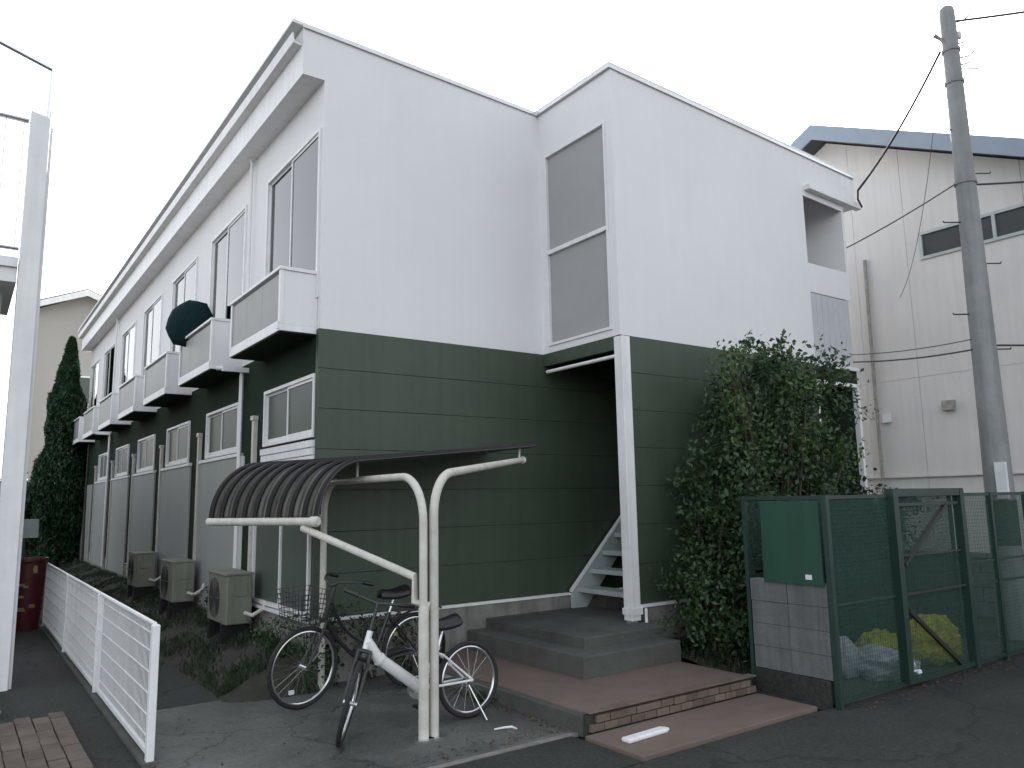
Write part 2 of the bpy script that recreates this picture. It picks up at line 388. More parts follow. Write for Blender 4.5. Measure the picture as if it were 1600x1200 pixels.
# right-hand end: overhang with gutter
m = MB(); m.prism([(XE-.95,zr(XE)-.50),(XE-.95,zr(XE)-.43),(XE+.34,zr(XE)-.46),(XE+.34,zr(XE)-.54)], 'y', -PROJ-.10, -PROJ-.014)
part(m, 'eave_gutter', 'white_trim', apt)
part(B(XE, XE+.34, -PROJ-.01, 8, zr(XE)-.50, zr(XE)-.02), 'eave_box', 'white_trim', apt)
part(B(XW0,XE,-.95,-.9,.2,3.24), 'dark_opening_back', 'green_wall', apt)  # added dark sheet standing in for the deep shade inside the lower opening
part(B(XE-.06,XE,-PROJ+.06,-.9,.2,3.24), 'dark_opening_side', 'green_wall', apt)  # added dark side sheet, keeps the same opening dark
part(B(XW0+.32,XE-.06,-.62,-.56,3.42,6.15), 'walkway_screen', 'white_wall', apt)
part(B(XW0,XE,-PROJ,6,6.15,6.2), 'walkway_ceiling', 'white_wall', apt)
part(B(XE-.06,XE,-PROJ+.001,.9,4.602,6.15), 'walkway_side_wall', 'white_wall', apt)
# inner fill: shell walls and slab (dark, closes the building from behind)
m = MB(); m.box(.14, XE, YE-.1, YE, .3, 6.28); m.box(XE-.1, XE, 8, YE, .3, 6.3); part(m, 'rear_wall', 'white_wall', apt)
part(B(.02, XW0-.02, .02, YE-.1, 3.30, 3.44), 'floor_slab', 'concrete', apt)
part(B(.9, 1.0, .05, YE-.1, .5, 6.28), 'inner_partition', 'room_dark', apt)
# --- lower green end wall of siding boards, with the foundation
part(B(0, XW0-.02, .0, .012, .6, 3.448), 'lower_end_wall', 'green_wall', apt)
bh = (3.45-.62)/7
for i in range(7):
    z0 = .62 + i*bh
    part(B(-.012, 6.4, -.014, -.001, z0+.0018, z0+bh-.0018 if i < 6 else 3.449), 'siding_board', 'green_siding', apt, bevel=.002)
part(B(-.01, .05, .0, .06, .62, 3.449), 'corner_trim', 'green_siding', apt)
part(B(-.03, 3.12, -.045, .0, .585, .615), 'drip_trim', 'white_trim', apt)
part(B(-.005, 6.4, -.03, .0, -.05, .583), 'foundation', 'concrete', apt)
# front lower wall of the stair block
part(B(XA+.14, XW0-.02, -PROJ+.0, -PROJ+.012, .6, 3.448), 'lower_front_wall', 'green_wall', apt)
for i in range(7):
    z0 = .62 + i*bh
    part(B(XA+.13, XW0-.025, -PROJ-.014, -PROJ-.001, z0+.0018, z0+bh-.0018 if i < 6 else 3.449), 'siding_board', 'green_siding', apt, bevel=.002)
part(B(XA+.13, XW0, -PROJ-.045, -PROJ-.0, .585, .615), 'drip_trim', 'white_trim', apt)
part(B(XA+.24, XW0, -PROJ-.02, -PROJ+.10, -.05, .583), 'foundation', 'concrete', apt)
part(B(XA+.14, XA+.2, -PROJ+.012, -.02, .3, 3.4), 'stair_side_wall', 'green_wall', apt) if False else None
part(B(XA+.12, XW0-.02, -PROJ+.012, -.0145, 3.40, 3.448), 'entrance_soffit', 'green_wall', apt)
part(B(XA+.001, XA+.05, -1.26, -.015, 3.30, 3.449), 'entrance_beam', 'green_siding', apt)
part(MB().tube([(XA+.02,-.06,3.23),(XA+.02,-1.26,3.23)],.022,10), 'entrance_bar', 'white_trim', apt, smooth=True)
# corner post
p = part(B(XA-.0, XA+.125, -PROJ-.03, -PROJ+.09, .46, 3.44), 'corner_post', 'white_trim', apt, bevel=.004)
q = B(XA-.012, XA+.14, -PROJ-.045, -PROJ+.10, .52, .585).build('post_base', 'white_trim'); q.parent = p
part(B(XA-.0, XA+.09, -PROJ-.02, -PROJ+.06, .30, .459), 'post_foot', 'concrete', apt)
part(MB().tube([(XA+.17,-PROJ-.06,.58),(XA+.17,-PROJ-.06,.40),(XA+.20,-PROJ-.08,.22)],.016,8), 'drain_pipe', 'white_trim', apt, smooth=True)
# upper trim of the corner
part(B(XA-.004, XA+.11, -PROJ-.018, -PROJ+.06, 3.45, zr(XA)-.04), 'corner_trim', 'white_wall', apt)
# stairs (open treads) rising to the right behind the post
def st(x): return .50 + (x-3.14)*.99
m = MB(); m.prism([(3.13,.44),(3.13,.62),(5.9,3.36),(5.9,3.14),(3.34,.44)], 'y', -.10, -.055); sg = part(m, 'stair_stringer', 'blue_grey', apt)
c = MB().prism([(3.12,.622),(5.9,3.362),(5.9,3.39),(3.12,.648)], 'y', -.105, -.05).build('stringer_edge', 'white_trim'); c.parent = sg
for i in range(13):
    x = 3.2 + i*.205; z = .62 + i*.203
    if z > 3.1: break
    part(B(x, x+.25, -1.2, -.101, z, z+.055), 'stair_tread', 'blue_grey', apt, bevel=.004)
m = MB(); m.prism([(3.13,.44),(3.13,.62),(5.9,3.36),(5.9,3.14),(3.34,.44)], 'y', -1.25, -1.205); part(m, 'stair_stringer', 'blue_grey', apt)

# --- side facade, windows
def room_window(y0, y1, z0, z1, upper, k):
    f = MB(); t = .035
    f.box(-.025,.06,y0,y0+t,z0,z1); f.box(-.025,.06,y1-t,y1,z0,z1); f.box(-.027,.06,y0+t,y1-t,z0,z0+t); f.box(-.027,.06,y0+t,y1-t,z1-t,z1)
    w = part(f, 'window', 'white_trim' if k < 4 else 'white_trim', apt)
    ym = (y0+y1)/2
    s = MB()
    for (a,b,x) in ((y0+t,ym+.02,.0),(ym-.02,y1-t,.022)):
        s.box(x-.012,x+.008,a,a+.028,z0+t,z1-t); s.box(x-.012,x+.008,b-.028,b,z0+t,z1-t); s.box(x-.011,x+.007,a+.028,b-.028,z0+t,z0+t+.045); s.box(x-.011,x+.007,a+.028,b-.028,z1-t-.03,z1-t)
    c = s.build('sash', 'white_trim'); c.parent = w
    for (a,b,x) in ((y0+t+.028,ym-.008,-.002),(ym+.008,y1-t-.028,.02)):
        g = B(x,x+.004,a,b,z0+t+.045,z1-t-.03).build('pane', 'glass' if upper else 'frost_dark'); g.parent = w
    if upper:
        cm = MB(); n = 44; a0, b0 = ym-.25, y1-.03
        pts = [(.11 + .022*math.sin(i*1.15+k)+.008*math.sin(i*2.7), a0+(b0-a0)*i/n) for i in range(n+1)]
        for i in range(n): cm.quad((pts[i][0],pts[i][1],z0+.05),(pts[i+1][0],pts[i+1][1],z0+.05),(pts[i+1][0],pts[i+1][1],z1-.05),(pts[i][0],pts[i][1],z1-.05))
        cu_ = cm.build('curtain', 'curtain', smooth=True); cu_.parent = w
    return w
mat('frost_dark', (.085, .105, .088), .42, .05, 2, spec=.22)
mat('grey_light', (.52, .52, .55), .5, .05, 3)
for o in bpy.data.objects:
    if o.name.startswith('guard_board'): o.data.materials[0] = M['grey_light']
for k, (a,b,c,d) in enumerate(UW): room_window(a,b,c,d,True,k)
for k, (a,b,c,d) in enumerate(GW): room_window(a,b,c,d,False,k)
# lower side wall: green, light panels under the windows, glass door in the first bay
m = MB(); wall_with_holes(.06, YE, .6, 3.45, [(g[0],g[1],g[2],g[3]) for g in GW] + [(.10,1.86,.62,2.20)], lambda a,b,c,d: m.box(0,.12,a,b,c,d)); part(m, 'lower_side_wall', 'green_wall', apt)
for k in range(1, 6):
    y0, y1 = PITCH*k-.12, PITCH*k+1.84
    part(B(-.03,-.001,y0,y1,.36,2.30), 'wall_panel', 'panel_white', apt, bevel=.003)
    part(B(-.045,-.001,y0-.02,y1+.02,2.303,2.345), 'panel_cap', 'white_trim', apt)
part(B(-.03,-.001,PITCH*6-.12,YE,.36,2.30), 'wall_panel', 'panel_white', apt)
# siding strips and ledge under the first window
for i in range(3): part(B(-.045+.01*i,-.001,.04,1.64,2.335-.075*(i+1),2.335-.075*i-.006), 'window_ledge', 'white_trim', apt)
part(B(-.02,.1,.1,1.86,2.10,2.1099), 'door_header', 'green_wall', apt) if False else None
f = MB(); f.box(-.03,.05,.10,.14,.62,2.06); f.box(-.03,.05,1.82,1.86,.62,2.06); f.box(-.032,.05,.14,1.82,.62,.66); f.box(-.032,.05,.14,1.82,2.02,2.06); f.box(-.02,.03,.94,.98,.66,2.02)
dr = part(f, 'glass_door', 'white_trim', apt)
for a,b in ((.14,.94),(.98,1.82)):
    g = B(.0,.006,a,b,.66,2.02).build('pane', 'frost_dark'); g.parent = dr
part(B(-.055,.0-.001,.02,2.0,.575,.605), 'door_sill', 'white_trim', apt)
part(B(-.002,.1,.10,1.86,2.061,2.2), 'door_header', 'green_wall', apt)
part(B(-.02,.06,.02,YE,.2,.572), 'foundation', 'concrete', apt)
part(B(-.035,-.001,2.36,2.42,.36,2.30), 'panel_edge', 'white_trim', apt)
for k in range(6):
    y = PITCH*k + 1.92
    part(B(-.05,-.001,y-.035,y+.035,.38,2.70), 'duct', 'pipe_cream', apt); part(B(-.065,-.0005,y-.05,y+.05,2.70,2.75), 'duct_cap', 'pipe_cream', apt)
# downpipes
for y in (2.27, 2.27+PITCH*4):
    part(MB().tube([(-.15,y,6.34),(-.06,y,6.05),(-.06,y,3.5)],.022,8), 'downpipe', 'white_trim', apt, smooth=True)
for y in (2.40, 12.6):
    part(MB().tube([(-.33,y+.15,3.40),(-.06,y,3.38),(-.06,y,3.3),(-.06,y,.4)],.028,8), 'downpipe', 'white_trim', apt, smooth=True)
part(B(-.32,-.001,2.30,2.34,3.33,3.39), 'drain_channel', 'white_trim', apt)

# --- balconies: one thing each part of the building
def balcony(k):
    y0 = PITCH*k + .06; y1 = y0 + 1.72; X = -.39; z0, z1 = 3.40, 4.02
    fl = part(B(X,-.001,y0,y1,z0,z0+.07), 'balcony', 'white_trim', apt, bevel=.004)
    def sub(mb, nm, mt, **kw):
        c = mb.build(nm, mt, **kw); c.parent = fl
    sub(B(X,X+.04,y0,y0+.05,z0+.072,z1), 'post', 'white_trim'); sub(B(X,X+.04,y1-.05,y1,z0+.072,z1), 'post', 'white_trim')
    sub(B(X+.042,-.002,y0+.004,y0+.02,z0+.072,z1), 'end_panel', 'white_wall'); sub(B(X+.042,-.002,y1-.02,y1-.004,z0+.072,z1), 'end_panel', 'white_wall')
    n = 3
    for i in range(n):
        a = y0+.052+(y1-y0-.104)*i/n; b = y0+.052+(y1-y0-.104)*(i+1)/n
        sub(B(X+.012,X+.022,a+.002,b-.002,z0+.11,z1-.03), 'front_panel', 'grey_panel')
    sub(B(X+.004,X+.036,y0+.05,y1-.05,z0+.072,z0+.108), 'bottom_rail', 'white_trim'); 
    sub(B(X-.012,X+.05,y0-.012,y1+.012,z1+.001,z1+.035), 'hand_rail', 'white_trim', bevel=.006)
    sub(B(X+.05,-.002,y0-.012,y0+.04,z1+.001,z1+.035), 'hand_rail', 'white_trim'); sub(B(X+.05,-.002,y1-.04,y1+.012,z1+.001,z1+.035), 'hand_rail', 'white_trim')
    sub(B(X-.01,X,y0+.02,y0+.05,z0+.02,z0+.10), 'drain_spout', 'white_trim')
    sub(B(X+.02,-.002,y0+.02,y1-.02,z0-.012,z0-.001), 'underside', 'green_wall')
for k in range(7): balcony(k) if PITCH*k+1.8 < YE else None

# ------------------------------------------------------------------ entrance steps
es = thing('entrance_steps', (1.9,-1.9,0), 'stepped concrete and brown tiled entrance platform below the open staircase', 'steps')
part(B(1.94,3.4,-1.68,-.035,.3,.44), 'upper_step', 'concrete_dark', es, bevel=.012)
part(B(1.70,2.93,-1.94,-.035,.14,.34), 'lower_step', 'concrete_dark', es, bevel=.012)
part(B(1.03,2.9,-2.74,-.035,-.02,.15), 'tiled_platform', 'brown_tile', es, bevel=.008)
part(B(.98,1.028,-2.74,-.035,-.02,.13), 'platform_kerb', 'concrete_dark', es, bevel=.006)
part(B(.94,2.9,-3.4,-2.82,-.02,.02), 'lower_tiles', 'brown_tile', es, bevel=.006)
part(B(1.0,2.9,-2.775,-2.742,-.02,.14), 'riser_backing', 'joint', es)
bme = B(-.068,.068,-.026,0,0,.05); bd = None
for r_ in range(2):
    for i in range(14):
        x = 1.08 + i*.136 + (.06 if r_ else 0)
        if x > 2.85: continue
        if bd is None: ob = bme.build('brick', 'brick'); bd = ob.data
        else: ob = bpy.data.objects.new('brick', bd); COL.objects.link(ob)
        ob.parent = es; ob.location = Vector((x-.0, -2.776+random.uniform(-.004,.004), .024 + r_*.058)) - Vector(es.location); ob.scale.x = .95
part(B(1.0,2.92,-2.81,-2.72,.151,.162), 'platform_nosing', 'brick', es, bevel=.004)
wp = thing('white_plank', (1.26,-3.11,.02), 'short white plank lying on the brown tiles near the road', 'plank', rot=(0,0,R(3)))
MBp = MB().box(-.21,.20,-.042,.042,.0,.032); o = MBp.build('board', 'white_trim', bevel=.012); o.parent = wp
o = B(.20,.225,-.03,.03,.004,.028).build('end_cap', 'white_trim', bevel=.008); o.parent = wp
# bent white strip on the slab
o = MB().tube([(.52,-2.28,.022),(.60,-2.30,.026),(.66,-2.31,.022),(.66,-2.37,.022)],[.006,.008,.01,.006],6).build('plastic_scrap', 'white_trim'); tag(o, 'bent white scrap lying on the parking slab beside the platform', 'scrap')

# ------------------------------------------------------------------ white mesh fence on the left
fx = -1.686; py = [-1.44, 1.0, 3.5, 6.1]
fe = thing('mesh_fence', (fx,-1.44,0), 'low white wire mesh fence along the left edge of the alley', 'fence')
for i, y in enumerate(py):
    part(B(fx-.025, fx+.025, y-.028, y+.028, 0, .905), 'fence_post', 'white_trim', fe, bevel=.006)
for i in range(3):
    a, b = py[i]+.03, py[i+1]-.03
    part(MB().tube([(fx,a,.905),(fx,b,.905)],.016,8), 'top_rail', 'white_trim', fe, smooth=True)
    for z in (.055, .17, .30, .44, .58, .72, .84): part(MB().tube([(fx-.006,a,z),(fx-.006,b,z)],.0055,6), 'cross_wire', 'white_trim', fe)
    part(B(fx-.012,fx+.012,a,b,.06,.085), 'bottom_rail', 'white_trim', fe)
    m = MB(); n = int((b-a)/.042)
    for j in range(1, n):
        y = a + (b-a)*j/n; m.tube([(fx,y,.07),(fx,y,.90)],.0024,5,cap=False)
    c = part(m, 'mesh_infill', 'white_trim', fe); c['kind'] = 'stuff'
part(B(fx-.05, fx+.05, -1.5, 6.2, -.02, .03), 'kerb', 'concrete_dark', fe)

# ------------------------------------------------------------------ bicycle shelter
sh = thing('bicycle_shelter', (.04,-2.14,0), 'bicycle shelter with bent cream pipes and a dark corrugated curved roof', 'shelter')
def arc(c, r, a0, a1, u, v, n=10):
    c, u, v = Vector(c), Vector(u), Vector(v); return [tuple(c + u*r*math.cos(a0+(a1-a0)*i/n) + v*r*math.sin(a0+(a1-a0)*i/n)) for i in range(n+1)]
ZT_ = 1.90; pr_ = .031
hoop = [(0,-2.14,.9),(0,-2.14,ZT_-.34)] + arc((0,-1.80,ZT_-.34),.34,math.pi,math.pi/2,(0,1,0),(0,0,1)) + arc((0,-.5,ZT_-.29),.29,math.pi/2,0,(0,1,0),(0,0,1)) + [(0,-.21,.02)]
part(MB().tube(hoop,pr_,12), 'hoop_pipe', 'pipe_cream', sh, smooth=True)
part(MB().tube([(0,-2.145,0),(0,-2.145,.93)],.039,12), 'post', 'pipe_cream', sh, smooth=True)
e = Vector((1.63,1.08,0)).normalized(); p0 = Vector((.09,-2.14,0)); r2 = .33; c2 = p0 + e*r2 + Vector((0,0,1.93-r2)); endp = Vector((1.72,-1.06,2.10))
arm = [tuple(p0), tuple(p0+Vector((0,0,1.93-r2)))] + arc(c2, r2, math.pi, math.pi/2+.10, e, (0,0,1)) + [tuple(endp)]
part(MB().tube(arm,[.035]*(len(arm)-1)+[.028],12), 'arm_post', 'pipe_cream', sh, smooth=True)
part(MB().tube([tuple(endp), tuple(endp+e*.03)],.035,12), 'arm_cap', 'white_trim', sh, smooth=True)
N0, F0 = Vector((-.50,-1.23,1.56)), Vector((-1.02,-.08,1.56))
# front low beam, brace
bd_ = (F0-N0).normalized()
part(MB().tube([tuple(N0-bd_*.03), tuple(F0)],.034,10), 'edge_beam', 'pipe_cream', sh, smooth=True)
part(MB().lathe([(0,-.035),(.030,-.035),(.043,-.02),(.043,.04),(0,.04)],12,tuple(N0-bd_*.02),tuple(bd_)), 'beam_joint', 'pipe_cream', sh, smooth=True)
part(MB().tube([tuple(N0+bd_*.12+Vector((0,0,-.05))),(-.03,-2.06,1.15),(-.03,-2.06,.97),(.05,-2.15,.94)],.030,10), 'brace_pipe', 'pipe_cream', sh, smooth=True)
part(MB().tube([(0,-.21,1.58),(-.9,-.2,1.56)],.024,8), 'tie_pipe', 'pipe_cream', sh, smooth=True)
part(MB().tube([tuple(endp+Vector((-.06,-.03,-.01))), tuple(endp+Vector((-.05,-.03,.125)))],.012,8), 'roof_bracket', 'pipe_cream', sh)
part(MB().tube([(0,-.95,1.90),(0,-.95,2.08)],.012,8), 'roof_bracket', 'pipe_cream', sh)
for x, y in ((0,-2.145),(.09,-2.14)): part(MB().lathe([(.0,.012),(.075,.012),(.075,0),(0,0)],14,(x,y,.012)), 'base_plate', 'chrome', sh)
m = MB(); NU, NV = 121, 26; GR = 9
RN, RF = Vector((1.80,-1.16,2.235)), Vector((2.0,-.06,2.25))
for i in range(NU):
    u = i/(NU-1); L = N0.lerp(F0,u); Rr = RN.lerp(RF,u); cor = .012*math.sin(2*math.pi*GR*u)
    for j in range(NV):
        if j <= 15:
            a = (math.pi/2)*j/15; off = Vector((.40*(1-math.cos(a)), .10*(1-math.cos(a))*(0 if u<.9 else 0), .50*math.sin(a))); p = L + off + Vector((.03,0,.0))
            nrm = Vector((-math.cos(a),0,math.sin(a)))
        else:
            t = (j-15)/10; p = (L+Vector((.43,0,.50))).lerp(Rr,t); nrm = Vector((0,0,1))
        m.v.append(tuple(p + nrm*cor))
for i in range(NU-1):
    for j in range(NV-1): k = i*NV+j; m.f.append((k,k+1,k+NV+1,k+NV))
rf = part(m, 'roof_sheet', 'roof_sheet', sh, smooth=False)
rf.data.polygons.foreach_set('use_smooth', [True]*len(rf.data.polygons))
so = rf.modifiers.new('solid','SOLIDIFY'); so.thickness = .005
for g in range(GR+1):
    iu = min(NU-1, int(round((g+.0)/GR*(NU-1))))
    part(MB().tube([tuple(Vector(m.v[iu*NV+j])+(Vector((-math.cos(math.pi/2*min(j,15)/15),0,math.sin(math.pi/2*min(j,15)/15))))*.012) for j in range(NV)],.021,6), 'rib', 'roof_rib', sh, smooth=True)
# edge strip of the sheet along the near side
pts = [Vector(m.v[j]) for j in range(NV)]
part(MB().tube([tuple(p+Vector((0,-.01,0))) for p in pts],.011,6), 'roof_edge', 'dark_metal', sh, smooth=True)

# ------------------------------------------------------------------ bicycles
def bicycle(label, rear, front, rw, frame_m, steer, lean, kind, group=None):
    rear, front = Vector((*rear,0)), Vector((*front,0)); d = front-rear; wb = d.length; yaw = math.atan2(d.y,d.x)
    t = thing('bicycle', tuple(rear)[:2]+(.014,), label, 'bicycle', group, rot=(R(lean),0,yaw))
    t.rotation_mode = 'XYZ'
    def P(mb, nm, mt, par=t, **k):
        o = mb.build(nm, mt, **k); o.parent = par; return o
    def wheel(par, c, nm='wheel'):
        tyre = MB().tube([(c[0]+(rw-.018)*math.cos(a), c[1], c[2]+(rw-.018)*math.sin(a)) for a in np.linspace(0,2*math.pi,48,endpoint=False)], .019, 10, closed=True)
        w = P(tyre, nm, 'rubber', par, smooth=True)
        rim = MB().tube([(c[0]+(rw-.043)*math.cos(a), c[1], c[2]+(rw-.043)*math.sin(a)) for a in np.linspace(0,2*math.pi,48,endpoint=False)], .011, 8, closed=True)
        P(rim, 'rim', 'chrome', w if w.parent.parent is None else par, smooth=True)
        sp = MB()
        for i in range(28):
            a = 2*math.pi*i/28; s = .03 if i % 2 else -.03
            sp.tube([(c[0]+.018*math.cos(a+.6*(1 if i%4<2 else -1)), c[1]+s, c[2]+.018*math.sin(a+.6*(1 if i%4<2 else -1))),(c[0]+(rw-.05)*math.cos(a), c[1], c[2]+(rw-.05)*math.sin(a))],.0011,4,cap=False)
        sp.tube([(c[0],c[1]-.055,c[2]),(c[0],c[1]+.055,c[2])],.016,10); sp.tube([(c[0],c[1]-.075,c[2]),(c[0],c[1]+.075,c[2])],.007,8)
        P(sp, 'spokes', 'chrome', w if w.parent.parent is None else par)
        P(MB().box(c[0]+.6*rw-.02,c[0]+.6*rw+.02,c[1]-.012,c[1]+.012,c[2]+.45*rw,c[2]+.45*rw+.03), 'reflector', 'yellow' if kind=='city' else 'paper', w if w.parent.parent is None else par)
        return w
    ra = Vector((0,0,rw)); fa = Vector((wb,0,rw)); bb = Vector((.44,0,.29)); seat_t = Vector((.27,0,(.70 if kind=='city' else .57))); ang = R(19)
    axis = Vector((-math.sin(ang),0,math.cos(ang)))                       # steering axis, upwards
    hb = Vector((wb-.045,0,rw))+axis*(rw+.07) ; ht = hb + axis*(.16 if kind=='city' else .13)
    # frame
    f = MB()
    if kind == 'city':
        f.tube(bez(hb,(wb*.62,0,.33),bb,10),.019,10); f.tube(bez(ht,(wb*.66,0,.46),(bb.x-.05,0,.45),10),.015,8)
    else:
        f.tube([tuple(hb+axis*.06),tuple(hb.lerp(bb,.22)),tuple(bb)],[.034,.042,.044],12); f.tube([tuple(hb.lerp(bb,.24)),tuple(hb.lerp(bb,.27))],.050,12)
    f.tube([tuple(bb),tuple(seat_t)],.017,10); f.tube([tuple(hb),tuple(ht)],.023,10)
    for s in (-1,1):
        f.tube([(0,s*.062,rw),(bb.x-.06,s*.045,bb.z),tuple(bb)],.010,8); f.tube([(0,s*.062,rw),(seat_t.x-.02,s*.03,seat_t.z-.06),tuple(seat_t-Vector((0,0,.05)))],.009,8)
    f.tube([tuple(bb+Vector((0,-.035,0))),tuple(bb+Vector((0,.035,0)))],.024,10)
    P(f, 'frame', frame_m, smooth=True)
    wheel(t, tuple(ra))
    # mudguard
    if kind == 'city':
        for c_, par_ in ((ra, t),):
            g = MB(); n_=16
            for i in range(n_+1):
                a = R(40)+(R(210)-R(40))*i/n_
                for y in (-.026,.026): g.v.append((c_.x+(rw+.018)*math.cos(a), y, c_.z+(rw+.018)*math.sin(a)))
            for i in range(n_): g.f.append((2*i,2*i+1,2*i+3,2*i+2))
            P(g, 'mudguard', 'dark_metal', par_, smooth=True)
        rk = MB()
        for s in (-.05,0,.05): rk.tube([(.22,s,.71),(-.28,s,.69)],.005,6)
        for x in (.2,.05,-.1,-.27): rk.tube([(x,-.06,.70),(x,.06,.70)],.005,6)
        for s in (-1,1): rk.tube([(0,s*.065,rw),(-.12,s*.06,.69)],.005,6)
        P(rk, 'rear_rack', 'dark_metal')
        P(MB().prism([(-.04,.30),(.44,.24),(.50,.29),(.44,.34),(-.04,.37),(-.08,.335)],'y',-.07,-.055), 'chain_guard', 'dark_metal')
    else:
        P(MB().prism([(0,rw-.02),(.44,.25),(.47,.29),(.44,.33),(.0,rw+.02)],'y',-.062,-.056), 'chain', 'dark_metal')
        P(MB().prism([(.06,rw+.01),(.36,rw+.02),(.28,rw+.10)],'y',-.07,-.064), 'chain_guard', 'chrome')
    # crank and pedals
    ck = MB(); ck.lathe([(.0,-.003),(.085,-.003),(.085,.003),(0,.003)],20,(bb.x,-.055,bb.z),(0,1,0))
    ck.tube([(bb.x,-.065,bb.z),(bb.x-.06,-.075,bb.z-.155)],.010,8); ck.tube([(bb.x,.065,bb.z),(bb.x+.06,.075,bb.z+.155)],.010,8)
    P(ck, 'crank', 'chrome', smooth=True)
    P(MB().box(bb.x-.10,bb.x-.02,-.165,-.08,bb.z-.168,bb.z-.145), 'pedal', 'black'); P(MB().box(bb.x+.02,bb.x+.10,.08,.165,bb.z+.145,bb.z+.168), 'pedal', 'black')
    # saddle
    sp_top = seat_t + Vector((-.05,0,.14)); P(MB().tube([tuple(seat_t-Vector((-.02,0,.06))),tuple(sp_top)],.013,10), 'seat_post', 'chrome', smooth=True)
    s = MB(); L_, Wd = 13, 8
    for i in range(L_):
        u = i/(L_-1); x = sp_top.x-.12+.27*u; w = .085*(1-u)**.7*min(1,(u*9+.35)) + .020; z = sp_top.z+.045+.022*(1-u)**2-.012*math.sin(u*3.1)
        for j in range(Wd+1):
            v = -1+2*j/Wd; s.v.append((x, w*v, z-.055*abs(v)**2.6))
    for i in range(L_-1):
        for j in range(Wd): k = i*(Wd+1)+j; s.f.append((k,k+1,k+Wd+2,k+Wd+1))
    so_ = P(s, 'saddle', 'black', smooth=True); md = so_.modifiers.new('s','SOLIDIFY'); md.thickness = .03; md.offset = -1
    # kickstand
    P(MB().tube([(.04,.06,rw-.03),(-.05,.16,.0)],.008,8), 'kickstand', 'chrome', smooth=True)
    # steering assembly turned about the head axis
    se = bpy.data.objects.new('steering', None)
    Rm = Matrix.Translation(hb) @ Matrix.Rotation(R(steer),4,axis) @ Matrix.Translation(-hb)
    def PS(mb, nm, mt, **k):
        mb.v = [tuple(Rm @ Vector(v)) for v in mb.v]; return P(mb, nm, mt, **k)
    ty = MB().tube([(fa.x+(rw-.018)*math.cos(a),0,fa.z+(rw-.018)*math.sin(a)) for a in np.linspace(0,2*math.pi,48,endpoint=False)],.019,10,closed=True)
    w = PS(ty,'wheel','rubber',smooth=True)
    rim = MB().tube([(fa.x+(rw-.043)*math.cos(a),0,fa.z+(rw-.043)*math.sin(a)) for a in np.linspace(0,2*math.pi,48,endpoint=False)],.011,8,closed=True)
    rim.v=[tuple(Rm@Vector(v)) for v in rim.v]; P(rim,'rim','chrome',w,smooth=True)
    spk = MB()
    for i in range(28):
        a = 2*math.pi*i/28; q = .03 if i%2 else -.03
        spk.tube([(fa.x+.018*math.cos(a+.6),q,fa.z+.018*math.sin(a+.6)),(fa.x+(rw-.05)*math.cos(a),0,fa.z+(rw-.05)*math.sin(a))],.0011,4,cap=False)
    spk.tube([(fa.x,-.05,fa.z),(fa.x,.05,fa.z)],.016,10)
    spk.v=[tuple(Rm@Vector(v)) for v in spk.v]; P(spk,'spokes','chrome',w)
    rb = MB().box(fa.x+.3*rw-.02,fa.x+.3*rw+.02,-.012,.012,fa.z-.55*rw-.015,fa.z-.55*rw+.015); rb.v=[tuple(Rm@Vector(v)) for v in rb.v]; P(rb,'reflector','paper',w)
    fk = MB(); crown = hb - axis*.015
    for q in (-1,1): fk.tube(bez(crown+Vector((0,q*.045,0)), crown+Vector((0,q*.05,0))-axis*(rw*.7), fa+Vector((0,q*.05,0)),8),[.012]*8+[.009],8)
    fk.tube([tuple(crown+Vector((0,-.05,0))),tuple(crown+Vector((0,.05,0)))],.014,8)
    PS(fk,'fork','dark_metal',smooth=True)
    top = ht + axis*(.12 if kind=='city' else .20)
    PS(MB().tube([tuple(ht),tuple(top)],.013,10),'stem','dark_metal',smooth=True)
    hbp = []
    if kind=='city':
        hbp = [top+Vector((-.20,-.27,.03)),top+Vector((-.08,-.26,.06)),top+Vector((.03,-.12,.05)),top+Vector((.04,0,.0)),top+Vector((.03,.12,.05)),top+Vector((-.08,.26,.06)),top+Vector((-.20,.27,.03))]
    else: hbp = [top+Vector((-.05,-.27,.03)),top+Vector((.0,-.12,.02)),top,top+Vector((0,.12,.02)),top+Vector((-.05,.27,.03))]
    hbar = PS(MB().tube([tuple(p) for p in hbp],.011,8),'handlebar','dark_metal',smooth=True)
    for q in (0,-1):
        g = MB().tube([tuple(hbp[q]),tuple(Vector(hbp[q]).lerp(Vector(hbp[1 if q==0 else -2]),.8))],.017,8); g.v=[tuple(Rm@Vector(v)) for v in g.v]; P(g,'grip','black',hbar,smooth=True)
    if kind=='city':
        bk = MB(); bx, bz = fa.x+.02, rw*2+.06
        for z in np.linspace(0,.24,7):
            g_ = .03*z/.24
            bk.tube([(bx-.13-g_,-.17-g_,bz+z),(bx+.13+g_,-.17-g_,bz+z),(bx+.13+g_,.17+g_,bz+z),(bx-.13-g_,.17+g_,bz+z)],.003,5,closed=True)
        for x in np.linspace(-.13,.13,7):
            for s_ in (-1,1): bk.tube([(bx+x,s_*.17,bz),(bx+x*1.2,s_*.20,bz+.24)],.0025,4)
        for y in np.linspace(-.17,.17,9):
            for s_ in (-1,1): bk.tube([(bx+s_*.13,y,bz),(bx+s_*.16,y*1.15,bz+.24)],.0025,4)
            bk.tube([(bx-.13,y,bz),(bx+.13,y,bz)],.0025,4)
        PS(bk,'basket','dark_metal')
    return t
bicycle('white-framed bicycle with its front wheel turned, behind the twin shelter posts', (.56,-1.88), (-.50,-1.92), .29, 'bike_white', 58, 3, 'mini')
bicycle('black city bicycle under the shelter, its large wheel in view to the left', (.70,-.66), (-.39,-.76), .335, 'bike_black', 6, -3, 'city')
